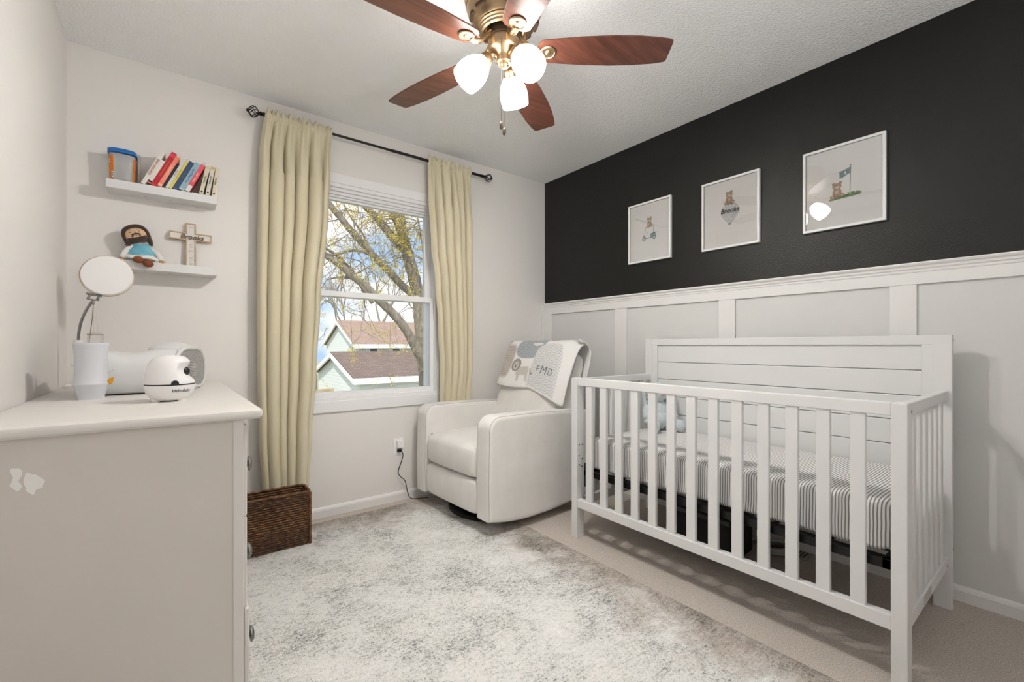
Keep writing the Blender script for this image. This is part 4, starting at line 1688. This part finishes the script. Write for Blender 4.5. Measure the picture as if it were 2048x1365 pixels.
class Art(MB):
    """flat watercolour shapes stacked a hair apart"""
    zz = 0.0

    def c(s, k):
        s.m = IK.index(k)
        s.zz += .00003
        return s

    def e(s, k, x, y, rx, ry, rot=0):
        return s.c(k).disc(x, y, rx, ry, s.zz, R(rot), 22)

    def p(s, k, pts):
        return s.c(k).poly(pts, s.zz)

    def line(s, k, x0, y0, x1, y1, w_):
        d = Vector((x1 - x0, y1 - y0)).normalized()
        nx, ny = -d.y * w_, d.x * w_
        return s.p(k, [(x0 + nx, y0 + ny), (x0 - nx, y0 - ny), (x1 - nx, y1 - ny), (x1 + nx, y1 + ny)])


def bear(A, x, y, k=1.0):
    """little seated bear, (x, y) is its seat"""
    def E(c, dx, dy, rx, ry, rot=0):
        A.e('dark' if c == 'bear' else c, x + dx * k, y + dy * k, (rx + (.0010 if c == 'bear' else 0)) * k, (ry + (.0010 if c == 'bear' else 0)) * k, rot)
        if c == 'bear':
            A.e('bear', x + dx * k, y + dy * k, rx * k, ry * k, rot)
    E('bear', 0, .019, .0155, .021)
    E('bear', -.016, .003, .0085, .0075)
    E('bear', .018, .006, .0085, .0065, 25)
    E('light', -.017, .003, .005, .005)
    E('light', .019, .0065, .0045, .004, 25)
    E('bear', -.004, .010, .0048, .012, -6)
    E('bear', .008, .010, .0048, .012, 6)
    E('light', 0, .022, .0075, .009)
    E('bear', -.012, .057, .005, .005)
    E('bear', .012, .060, .005, .005)
    E('bear', 0, .046, .0155, .0135, 6)
    E('face', .002, .042, .0075, .006)
    E('black', .0022, .0445, .0024, .0017)
    E('black', -.005, .050, .0013, .0014)
    E('black', .008, .051, .0013, .0014)


def frame_pic(label, yc, zc, art, grp='framed bear prints on the dark wall'):
    t = thing('framed_print', label, 'picture', (XR, yc, zc), group=grp)
    FW, FH, fw, dp = .1655, .2015, .0125, .020
    X = face_right(0, 0, 0)
    b = MB()
    b.box(-FW, FW, FH - fw, FH, .0, dp, X).box(-FW, FW, -FH, -FH + fw, .0, dp, X)
    b.box(-FW, -FW + fw, -FH + fw, FH - fw, .0, dp, X).box(FW - fw, FW, -FH + fw, FH - fw, .0, dp, X)
    b.build('frame', 'white', t, bevel=.0012)
    pr = MB().box(-FW + fw, FW - fw, -FH + fw, FH - fw, .002, .0080, X).build('print', paper, t)
    A = Art()
    art(A)
    A.v = [X @ (p + Vector((0, 0, .0082))) for p in A.v]
    A.build('illustration', [ink[k] for k in IK], pr)
    MB().box(-FW + fw, FW - fw, -FH + fw, FH - fw, .0135, .0150, X).build('pane', 'pic_glass', t)
    return t, pr, X


def art_cart(A):
    bear(A, .0, .030, 1.02)
    A.line('grey', -.030, .030, .036, .030, .0012).line('teald', -.028, .030, -.038, -.022, .0012).line('teald', .032, .030, .028, -.030, .0014)
    A.p('teal', [(-.052, -.030), (-.042, -.018), (-.034, -.020), (-.030, -.040), (.006, -.040), (.006, -.020), (.044, -.018), (.054, -.030), (.050, -.040), (.02, -.046), (-.050, -.046)])
    A.p('teald', [(.004, -.018), (.030, -.014), (.046, -.010), (.050, -.018), (.020, -.022)])
    A.line('teald', -.022, -.020, -.010, -.006, .0012)
    for q in (-.044, .038):
        A.e('teald', q, -.046, .0125, .0125).e('greyl', q, -.046, .0085, .0085).e('teal', q, -.046, .003, .003)
    A.line('greyl', .05, -.012, .066, -.010, .0008).line('greyl', .066, -.010, .064, -.034, .0008)


def art_balloon(A):
    pts = [(.052 * cos(R(q)), .008 + .047 * sin(R(q))) for q in range(-20, 201, 10)] + [(-.030, -.038), (-.012, -.058), (.012, -.058), (.030, -.038)]
    A.p('grey', [(x * 1.02, y * 1.01) for x, y in pts]).p('greyl', pts)
    rnd = random.Random(5)
    for _ in range(60):
        a_, r_ = rnd.uniform(0, 6.28), math.sqrt(rnd.random())
        A.e('white' if rnd.random() < .5 else 'grey', .045 * r_ * cos(a_), .006 + .041 * r_ * sin(a_), .0028, .0026)
    A.p('grey', [(-.010, -.060), (.010, -.060), (.008, -.069), (-.008, -.069)]).line('teald', -.008, -.066, .008, -.066, .001)
    bear(A, -.004, .052, 1.12)


def art_flag(A):
    rnd = random.Random(3)
    A.p('green', [(-.058, -.058), (-.03, -.050), (.0, -.045), (.04, -.045), (.075, -.050), (.070, -.056), (.02, -.060), (-.05, -.064)])
    for _ in range(46):
        q = rnd.uniform(-.05, .074)
        A.e('greend' if rnd.random() < .5 else 'green', q, -.052 + .010 * (q > .02) * rnd.random() + rnd.uniform(-.006, .006), .005, .0032)
    A.line('pole', .0295, -.050, .033, .088, .0013).e('pole', .0332, .090, .003, .003).e('grey', .0292, -.046, .003, .004)
    A.p('teald', [(.0325, .082), (.016, .076), (.000, .070), (-.012, .070), (-.011, .036), (.004, .040), (.018, .048), (.0322, .054)])
    A.p('teal', [(.0318, .081), (.016, .075), (.001, .069), (-.011, .069), (-.010, .038), (.004, .041), (.018, .049), (.0315, .055)])
    A.p('white', [(.010, .066), (.014, .066), (.015, .050), (.0105, .049), (.011, .058), (.007, .055)])
    bear(A, -.022, -.050, 1.12)


frame_pic('white framed print of a bear on a golf cart, leftmost on the dark wall', 1.797, 1.815, art_cart)
t, pr, X = frame_pic('white framed print of a bear on a balloon lettered Brooks, in the middle', 1.256, 1.814, art_balloon)
b = MB()
b.text('Brooks', .036, X @ Matrix.Translation((0, .012, .0122)) @ Matrix.Rotation(R(0), 4, 'Z'), shear=.25, bold=.0009)
b.build('name_lettering', 'black', pr)
frame_pic('white framed print of a bear beside a golf flag, rightmost on the dark wall', .715, 1.815, art_flag)

# ------------------------------------------------------------------ ceiling fan
FX, FY = 1.056, 1.407
fan = thing('ceiling_fan', 'brass ceiling fan with five walnut blades and three lit glass shades', 'ceiling fan', (FX, FY, H))
b = MB()
b.cap0 = True
b.cap1 = True
b.lathe([(.150, 0), (.157, -.010), (.158, -.035), (.154, -.052), (.151, -.055), (.1525, -.060), (.151, -.066), (.1475, -.068), (.1485, -.075), (.146, -.081),
         (.138, -.100), (.124, -.124), (.110, -.140), (.104, -.143), (.106, -.149), (.101, -.152), (.099, -.158), (.095, -.160), (.093, -.168), (.086, -.172), (.080, -.168), (.078, -.15), (0, -.15)], 64)
b.build('housing', 'brass', fan, smooth=True, sharp=38)
b = MB()
for k in range(10):
    a_ = 2 * pi * (k + .3) / 10
    pts = []
    for j in range(9):
        q = a_ + R(11) * (j / 4 - 1)
        r_ = .1315
        pts.append((r_ * cos(q), r_ * sin(q), -.1125))
    b.tube(pts, .0068, 8)
b.build('vent_slot', 'brass_dark', fan, smooth=True)
b = MB()
b.cap0 = b.cap1 = True
b.lathe([(.070, -.150), (.070, -.192)], 40)
b.build('rotor', 'brass_dark', fan, smooth=True, sharp=40)
b = MB()
b.cap0 = b.cap1 = True
b.lathe([(.050, -.185), (.062, -.190), (.0645, -.197), (.0635, -.222), (.060, -.232), (.046, -.243), (.036, -.250), (.031, -.262), (.0305, -.278), (.025, -.283), (.0, -.284)], 40)
b.lathe([(.016, -.283), (.0175, -.288), (.014, -.296), (.006, -.298), (0, -.298)], 24)
b.build('switch_cup', 'brass', fan, smooth=True, sharp=38)
PH = R(-38.3)
bz = -.232
for k in range(5):
    a_ = PH + k * 2 * pi / 5
    Z = Matrix.Rotation(a_, 4, 'Z')
    PM = Z @ Matrix.Translation((0, 0, bz)) @ Matrix.Rotation(R(-8), 4, 'X')
    o_ = [(.132, -.018), (.138, -.036), (.152, -.048), (.20, -.053), (.30, -.0610), (.42, -.0655), (.52, -.0635), (.60, -.0570), (.640, -.0500), (.648, -.0460), (.651, -.038)]
    o_ = [(x, y * 1.12) for x, y in o_]
    o_ = o_ + [(x, -y) for x, y in o_[::-1]]
    bl_ = MB().prism(o_, -.003, .003, PM).build('blade', 'walnut', fan, bevel=.0012)
    b = MB()
    b.cap0 = b.cap1 = True
    b.lathe([(.030, -.003), (.032, -.007), (.029, -.010), (.0265, -.0105), (.0245, -.0075), (.012, -.0075), (.0085, -.011), (.004, -.0125), (0, -.0125)], 28, PM @ Matrix.Translation((.172, 0, 0)))
    pts = [PM @ Vector((.150, 0, -.007)), PM @ Vector((.132, 0, -.010)), Z @ Vector((.112, 0, bz - .002)), Z @ Vector((.094, 0, -.212)), Z @ Vector((.066, 0, -.182))]
    for dy in (-.006, .006):
        b.tube([p + Z.to_3x3() @ Vector((0, dy, 0)) for p in smooth_path(pts, 4)], [.0075] * 17, 8)
    b.build('blade_arm', 'brass', bl_, smooth=True, sharp=38)
for k, az in enumerate((35, 155, 275)):
    a_ = R(az)
    d = Vector((cos(a_) * sin(R(42)), sin(a_) * sin(R(42)), -cos(R(42))))
    hdir = Vector((cos(a_), sin(a_), 0))
    p0 = hdir * .026 + Vector((0, 0, -.256))
    neck = hdir * .062 + Vector((0, 0, -.262))
    X = aim(neck, d)
    b = MB()
    b.tube(smooth_path([p0, hdir * .046 + Vector((0, 0, -.250)), neck], 5), .009, 10)
    b.cap0 = b.cap1 = True
    b.lathe([(.012, -.006), (.020, -.002), (.026, .010), (.0285, .024), (.0285, .032), (.027, .032)], 28, X)
    for q in range(3):
        b.sphere((.029 * cos(2.1 * q + .5), .029 * sin(2.1 * q + .5), .028), .0035, 8, 6, X)
    lk = b.build('light_arm', 'brass', fan, smooth=True, sharp=38)
    b = MB()
    out = [(.0265, .026), (.033, .036), (.046, .055), (.0545, .078), (.0580, .100), (.0575, .122), (.0545, .143)]
    b.lathe(out, 44, X)
    b.build('lamp_shade', 'shade', lk, smooth=True, sharp=60)
    b = MB()
    b.sphere((0, 0, .102), (.027, .027, .029), 20, 14, X)
    b.tube([(0, 0, .030), (0, 0, .080)], [.012, .018], 12, X)
    b.build('bulb', 'bulb', lk, smooth=True)
for px, py, z0, L_ in ((-.047, -.043, -.222, .320), (-.005, -.005, -.296, .242)):
    n = int(L_ / .0046)
    b = MB()
    b.tube([(px, py, z0), (px, py, z0 - L_)], .0006, 5)
    for q in range(n):
        b.sphere((px, py, z0 - q * L_ / n), .0013, 6, 4)
    ch = b.build('pull_chain', 'chain', fan, smooth=True)
    b = MB().sphere((px, py, z0 - L_ - .014), (.0062, .0062, .015), 14, 10, None, .7)
    b.build('pull_fob', 'chain', ch, smooth=True)

# ------------------------------------------------------------------ outside the window
GZ = -2.9
grass = pm('spring lawn', '#9d9f84', .95, var=(1.2, (1, 1, 1), '#92977a', '#aaa98e'))
struct(MB().box(-60, 90, 3.6, 120, GZ - .2, GZ).build('ground', grass))
a = N('mint lap siding')
v = a.coord()
sep = a.n('ShaderNodeSeparateXYZ')
a.l(v, sep.inputs[0])
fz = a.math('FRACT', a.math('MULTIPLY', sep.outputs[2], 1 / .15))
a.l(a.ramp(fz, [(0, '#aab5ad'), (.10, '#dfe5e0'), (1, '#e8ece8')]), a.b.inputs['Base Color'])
a.b.inputs['Roughness'].default_value = .7
M['siding'] = a.m


def shingles(name, c0, c1, c2):
    a = N(name)
    v = a.coord()
    br = a.n('ShaderNodeTexBrick')
    br.inputs['Scale'].default_value = 1
    br.inputs['Brick Width'].default_value = .33
    br.inputs['Row Height'].default_value = .145
    br.inputs['Mortar Size'].default_value = .012
    br.inputs['Color1'].default_value = lin(c0)
    br.inputs['Color2'].default_value = lin(c1)
    br.inputs['Mortar'].default_value = lin(c2)
    a.l(a.coord(kind='UV'), br.inputs['Vector'])
    a.l(a.mix(a.math('MULTIPLY', a.noise(v, 3, 5, .7), .4), br.outputs['Color'], c0), a.b.inputs['Base Color'])
    a.b.inputs['Roughness'].default_value = .95
    return a.m


M['roof_near'] = shingles('brown shingle roof', '#76655c', '#8b7a70', '#54463f')
M['roof_far'] = shingles('tan shingle roof', '#9c8578', '#ab9486', '#83705f')
M['trimw'] = pm('white house trim', '#eef0ec', .6)
M['house_glass'] = pm('dark window glass', '#4a5355', .15)
M['blind'] = pm('pale window blind', '#cdd2cb', .7)


def gable_house(name, label, x0, x1, y0, yr, y1, ez, rz, roofm, wins=()):
    t = thing(name, label, 'house', ((x0 + x1) / 2, (y0 + y1) / 2, GZ))
    lo = loc(t)
    wx, wy0, wy1 = x0 + .25, y0 + .30, y1 - .30
    k = (rz - ez) / (yr - y0)
    wz0 = ez + .30 * k - .10
    b = MB()
    b.add([(x_, y_, z_) for x_ in (wx, x1 - .25) for y_, z_ in ((wy0, GZ), (wy1, GZ), (wy1, wz0), (yr, rz - .12), (wy0, wz0))],
          [(0, 1, 2, 3, 4), (9, 8, 7, 6, 5), (0, 4, 9, 5), (1, 6, 7, 2), (0, 5, 6, 1), (4, 3, 8, 9), (3, 2, 7, 8)])
    b.build('siding_wall', 'siding', t, off=lo)
    b = MB()
    s0 = math.hypot(yr - y0, rz - ez)
    for ya, za, yb_, zb_ in ((y0, ez, yr, rz), (y1, ez, yr, rz)):
        q = len(b.v)
        b.add([(x0, ya, za), (x1, ya, za), (x1, yb_, zb_), (x0, yb_, zb_)], [(0, 1, 2, 3)])
        for i_, uv in enumerate(((0, 0), (x1 - x0, 0), (x1 - x0, s0), (0, s0))):
            b.uv[q + i_] = uv
    b.build('roof', roofm, t, solid=.08, off=lo)
    b = MB()
    for ya in (y0, y1):
        b.add([(x0 - .03, ya, ez - .19), (x0 - .03, ya, ez), (x0 - .03, yr, rz), (x0 - .03, yr, rz - .22), (x0 + .05, ya, ez - .19), (x0 + .05, ya, ez), (x0 + .05, yr, rz), (x0 + .05, yr, rz - .22)],
              [(0, 1, 2, 3), (7, 6, 5, 4), (0, 4, 5, 1), (3, 2, 6, 7), (1, 5, 6, 2), (0, 3, 7, 4)])
    b.build('rake_board', 'trimw', t, off=lo)
    MB().box(x0, x1, y0 - .06, y0 + .05, ez - .22, ez + .03).build('gutter', 'trimw', t, off=lo)
    b = MB().box(wx - .03, wx + .10, wy0 - .03, wy0 + .10, GZ, ez - .2)
    b.build('corner_board', 'trimw', t, off=lo)
    for wx0, wx1_, wz0_, wz1_, gm in wins:
        f_ = MB().box(wx0 - .07, wx1_ + .07, wy0 - .05, wy0, wz0_ - .07, wz1_ + .07).build('window', 'trimw', t, off=lo)
        MB().box(wx0, wx1_, wy0 - .055, wy0 - .045, wz0_, wz1_).build('pane', gm, f_, off=lo)
    return t, lo


gable_house('garage', 'low pale green garage with brown shingle roof nearest the window', 5.96, 15.5, 18.04, 21.27, 24.5, -.30, .745, 'roof_near', [(6.95, 7.75, -1.95, -.80, 'house_glass')])
t, lo = gable_house('house', 'pale green two-storey house with tan roof behind the garage', 8.99, 22, 27.2, 30.7, 34.2, 1.12, 2.74, 'roof_far',
                    [(9.35, 9.85, -.4, .88, 'blind'), (10.1, 10.55, -.4, .88, 'house_glass'), (10.75, 11.3, -.4, .88, 'blind'), (11.6, 12.05, -.4, .88, 'house_glass'), (12.5, 13.2, -.4, .88, 'blind')])
for x_, y_, z_ in ((13.0, 29.6, 2.25), (13.3, 28.8, 1.88)):
    MB().tube([(x_, y_, z_), (x_, y_, z_ + .32)], [.06, .06], 10).tube([(x_, y_, z_ + .30), (x_, y_, z_ + .38)], [.10, .10], 10).build('roof_vent_pipe', 'trimw', t, off=lo)

t = thing('privacy_fence', 'tan wooden privacy fence below the garage gable', 'fence', (3.7, 20.4, GZ))
wood = pm('weathered fence wood', '#b5a184', .8, var=(3, (1, 1, .2), '#a38f73', '#c2b092'))
for k in range(28):
    x_ = -2.0 + k * .15
    MB().box(x_, x_ + .14, -.012, .012, 0, 2.06).build('board', wood, t)
MB().box(-2.1, 2.2, .012, .05, .5, .6).box(-2.1, 2.2, .012, .05, 1.5, 1.6).build('rail', wood, t)

bark = N('grey maple bark')
v = bark.coord((1, 1, .25))
bn = bark.noise(v, 16, 5, .7)
bark.l(bark.ramp(bn, [(.3, '#6f675b'), (.55, '#968c7c'), (.75, '#b3aa99')]), bark.b.inputs['Base Color'])
bark.b.inputs['Roughness'].default_value = .9
bark.bump(bn, .8, .04)
M['bark'] = bark.m
M['twig'] = pm('grey brown twig', '#8b8275', .9)
M['twig_far'] = pm('pale winter twig', '#9c9488', .9)
M['bud'] = pm('yellow green maple blossom', '#c9b540', .8, var=(2.5, (1, 1, 1), '#bcae3c', '#e0c75a'))

# the big maple: trunk and limbs run on measured 3-D courses, twigs and blossom grow from them
mp_ = thing('maple_tree', 'large leaning maple with yellow blossom just outside the window', 'tree', (4.9, 9.2, GZ))
lo = loc(mp_)
limbs = {
    'trunk': ([(5.05, 9.35, GZ), (4.85, 9.25, -1.2), (4.68, 9.15, .0), (4.526, 9.05, .959), (4.49, 9, 1.269), (4.441, 9, 1.621), (4.405, 9, 2.06), (4.30, 9, 2.49), (4.18, 9, 2.89), (4.08, 9, 3.222)], .175, .125),
    'fork_a': ([(4.08, 9, 3.20), (4.03, 9.05, 3.45), (4.02, 9.1, 3.862), (4.06, 9.2, 4.3), (4.2, 9.3, 5.4), (4.3, 9.3, 6.6)], .125, .05),
    'fork_b': ([(4.06, 9, 3.20), (3.94, 8.9, 3.43), (3.80, 8.8, 3.66), (3.65, 8.7, 3.83), (3.40, 8.5, 4.2), (3.0, 8.3, 4.9)], .095, .045),
    'limb_c': ([(4.09, 9, 3.10), (3.906, 9, 3.255), (3.739, 9, 3.411), (3.575, 9, 3.573), (3.415, 9, 3.732), (3.258, 9, 3.847), (3.05, 9, 4.05), (2.5, 9.1, 4.6)], .105, .05),
    'limb_d': ([(4.44, 9.05, 2.02), (4.216, 9, 2.19), (3.962, 9, 2.385), (3.684, 9, 2.645), (3.415, 9, 2.875), (3.156, 9, 3.128), (2.954, 9, 3.319), (2.759, 9, 3.536), (2.597, 9, 3.703), (2.35, 9, 4.0), (1.9, 9, 4.7)], .085, .055),
    'limb_e': ([(3.40, 9, 2.87), (3.207, 8.95, 2.931), (3.004, 8.9, 2.945), (2.807, 8.85, 2.90), (2.615, 8.8, 2.807), (2.42, 8.75, 2.74), (2.1, 8.6, 2.68)], .032, .022),
    'limb_f': ([(3.36, 9, 1.93), (3.186, 8.95, 2.135), (3.054, 8.9, 2.327), (2.905, 8.9, 2.514), (2.759, 8.85, 2.647), (2.568, 8.8, 2.791), (2.3, 8.8, 2.93)], .04, .028),
    'limb_g': ([(3.064, 8.9, 2.325), (2.856, 8.8, 2.36), (2.615, 8.7, 2.35), (2.35, 8.6, 2.27)], .024, .014),
    'limb_h': ([(3.31, 9, 3.0), (3.207, 9.1, 3.328), (3.085, 9.15, 3.512), (2.984, 9.2, 3.675), (2.85, 9.25, 3.95)], .026, .014),
    'limb_i': ([(4.45, 9, 2.2), (4.55, 8.9, 2.6), (4.42, 8.8, 3.0), (4.3, 8.7, 3.4), (4.22, 8.7, 3.8)], .03, .012),
    'limb_a': ([(4.72, 9.1, -.1), (4.551, 8.8, .47), (4.192, 8.6, .89), (3.883, 8.5, 1.36), (3.607, 8.5, 1.68), (3.321, 8.5, 1.93), (3.054, 8.55, 2.20), (2.80, 8.6, 2.40), (2.55, 8.6, 2.60), (2.3, 8.6, 2.75), (1.6, 8.6, 3.3)], .108, .052),
}
rnd = random.Random(21)
ends = []
for nm, (pts, r0, r1) in limbs.items():
    P = smooth_path(pts, 6)
    n = len(P)
    rad = [r0 + (r1 - r0) * i / (n - 1) for i in range(n)]
    if nm == 'trunk':
        rad = [r_ + .10 * max(0, 1 - i / 8) ** 2 for i, r_ in enumerate(rad)]
    rad = [r_ * (1 + .05 * sin(1.7 * i + len(nm))) for i, r_ in enumerate(rad)]
    MB().tube(P, rad, 14).build('trunk' if nm == 'trunk' else 'limb', 'bark', mp_, smooth=True, off=lo)
    for i in range(6, n):
        ends.append((P[i], rad[i]))
tw = MB()
bud_at = []


def twig(p, d, ln, r_, lev):
    n = max(4, int(ln / .14))
    pts = [Vector(p)]
    d = Vector(d).normalized()
    for i in range(n):
        d = (d + Vector((rnd.gauss(0, .20), rnd.gauss(0, .20), rnd.gauss(-.02, .20)))).normalized()
        pts.append(pts[-1] + d * ln / n)
    tw.tube(pts, [r_ * (1 - .75 * i / n) for i in range(n + 1)], 5, cap=False)
    for i in range(1, n + 1):
        if lev < 2 and rnd.random() < (.75 if lev == 0 else .45):
            s_ = Vector((rnd.gauss(0, 1), rnd.gauss(0, .7), rnd.gauss(0, .8))).normalized()
            twig(pts[i], d * .5 + s_, ln * rnd.uniform(.35, .6), r_ * .5, lev + 1)
        if lev > 0 and rnd.random() < .34:
            bud_at.append(pts[i])
    bud_at.append(pts[-1])


for k in range(62):
    p, r_ = rnd.choice(ends)
    if p.z < .6 or p.z > 4.6:
        continue
    s_ = Vector((rnd.gauss(-.25, .8), rnd.gauss(-.15, .7), rnd.gauss(.05, .8))).normalized()
    twig(p, s_, rnd.uniform(.7, 1.7), rnd.uniform(.008, .017), 0)
# drooping sprays in front of the roofs
for x_, z_ in ((2.45, 1.75), (2.75, 1.62), (3.1, 1.55), (3.5, 1.5), (3.9, 1.3), (2.3, 1.4)):
    twig((x_, 8.4, z_), (rnd.uniform(-.3, .3), -.1, -1), rnd.uniform(.7, 1.1), .007, 1)
tw.build('twigs', 'twig', mp_, smooth=True, off=lo)['kind'] = 'stuff'
fo = MB()
for p in bud_at:
    if rnd.random() < .48:
        continue
    for _ in range(rnd.randint(7, 14)):
        c = p + Vector((rnd.gauss(0, .034), rnd.gauss(0, .034), rnd.gauss(-.012, .034)))
        q = aim(c, (rnd.gauss(0, 1), rnd.gauss(0, 1), rnd.gauss(0, 1)), rnd.uniform(0, 6))
        s_ = rnd.uniform(.011, .022)
        fo.add([(-s_, 0, 0), (0, -s_ * .45, .2 * s_), (s_ * 1.1, 0, 0), (0, s_ * .45, .2 * s_)], [(0, 1, 2, 3)], q)
# blossom clinging to the fork
for k in range(300):
    h_ = rnd.random()
    base = Vector((4.08, 8.86, 3.15)).lerp(Vector((3.98, 8.95, 3.95)) if k % 2 else Vector((3.72, 8.66, 3.72)), h_)
    c = base + Vector((rnd.gauss(0, .06), rnd.gauss(-.04, .04), rnd.gauss(0, .05)))
    q = aim(c, (rnd.gauss(0, 1), rnd.gauss(0, 1), rnd.gauss(0, 1)))
    s_ = rnd.uniform(.014, .028)
    fo.add([(-s_, 0, 0), (0, -s_ * .5, 0), (s_, 0, 0), (0, s_ * .5, 0)], [(0, 1, 2, 3)], q)
fo.build('blossom', 'bud', mp_, off=lo)['kind'] = 'stuff'


# bare trees far behind
def bare_tree(name, label, x_, y_, ht, seed):
    rr = random.Random(seed)
    t = thing(name, label, 'tree', (x_, y_, GZ), group='bare trees behind the houses')
    b, tk = MB(), MB()
    bl_ = MB()

    def grow(p, d, ln, r_, lev):
        n = 4
        pts = [Vector(p)]
        d = Vector(d).normalized()
        for i in range(n):
            d = (d + Vector((rr.gauss(0, .11), rr.gauss(0, .11), .05))).normalized()
            pts.append(pts[-1] + d * ln / n)
        (tk if lev == 0 else b).tube(pts, [r_ * (1 - .45 * i / n) for i in range(n + 1)], 6 if lev < 2 else 4, cap=False)
        if lev < 4:
            for i in range(3, n + 1):
                for _ in range(2 if lev != 1 else 2):
                    s_ = Vector((rr.gauss(0, 1), rr.gauss(0, 1), rr.gauss(.5, .6))).normalized()
                    grow(pts[i], d * .9 + s_ * .75, ln * rr.uniform(.45, .68), r_ * .5, lev + 1)
        elif rr.random() < .16:
            c = pts[-1]
            q = aim(c, (rr.gauss(0, 1), rr.gauss(0, 1), rr.gauss(0, 1)))
            bl_.add([(-.10, 0, 0), (0, -.06, 0), (.10, 0, 0), (0, .06, 0)], [(0, 1, 2, 3)], q)
    grow((0, 0, 0), (rr.gauss(0, .06), rr.gauss(0, .06), 1), ht * .42, ht * .013, 0)
    tk.build('trunk', 'bark', t, smooth=True)
    b.build('branches', 'twig_far', t, smooth=True)['kind'] = 'stuff'
    bl_.build('blossom', 'bud', t)['kind'] = 'stuff'


for i, (x_, y_, ht, lab) in enumerate(((4.6, 36, 13, 'bare grey tree rising left of the tan-roofed house gable'), (9.2, 37, 14, 'bare tree directly behind the far house gable peak'),
                                       (12.2, 39, 13, 'bare tree behind the left part of the tan roof'), (15.4, 40, 14, 'bare tree behind the middle of the tan roof'),
                                       (19.5, 41, 13, 'bare tree behind the right part of the tan roof'), (8.4, 48, 15, 'farthest bare tree, seen left beyond the houses'))):
    bare_tree('bare_tree', lab, x_, y_, ht, 40 + i)
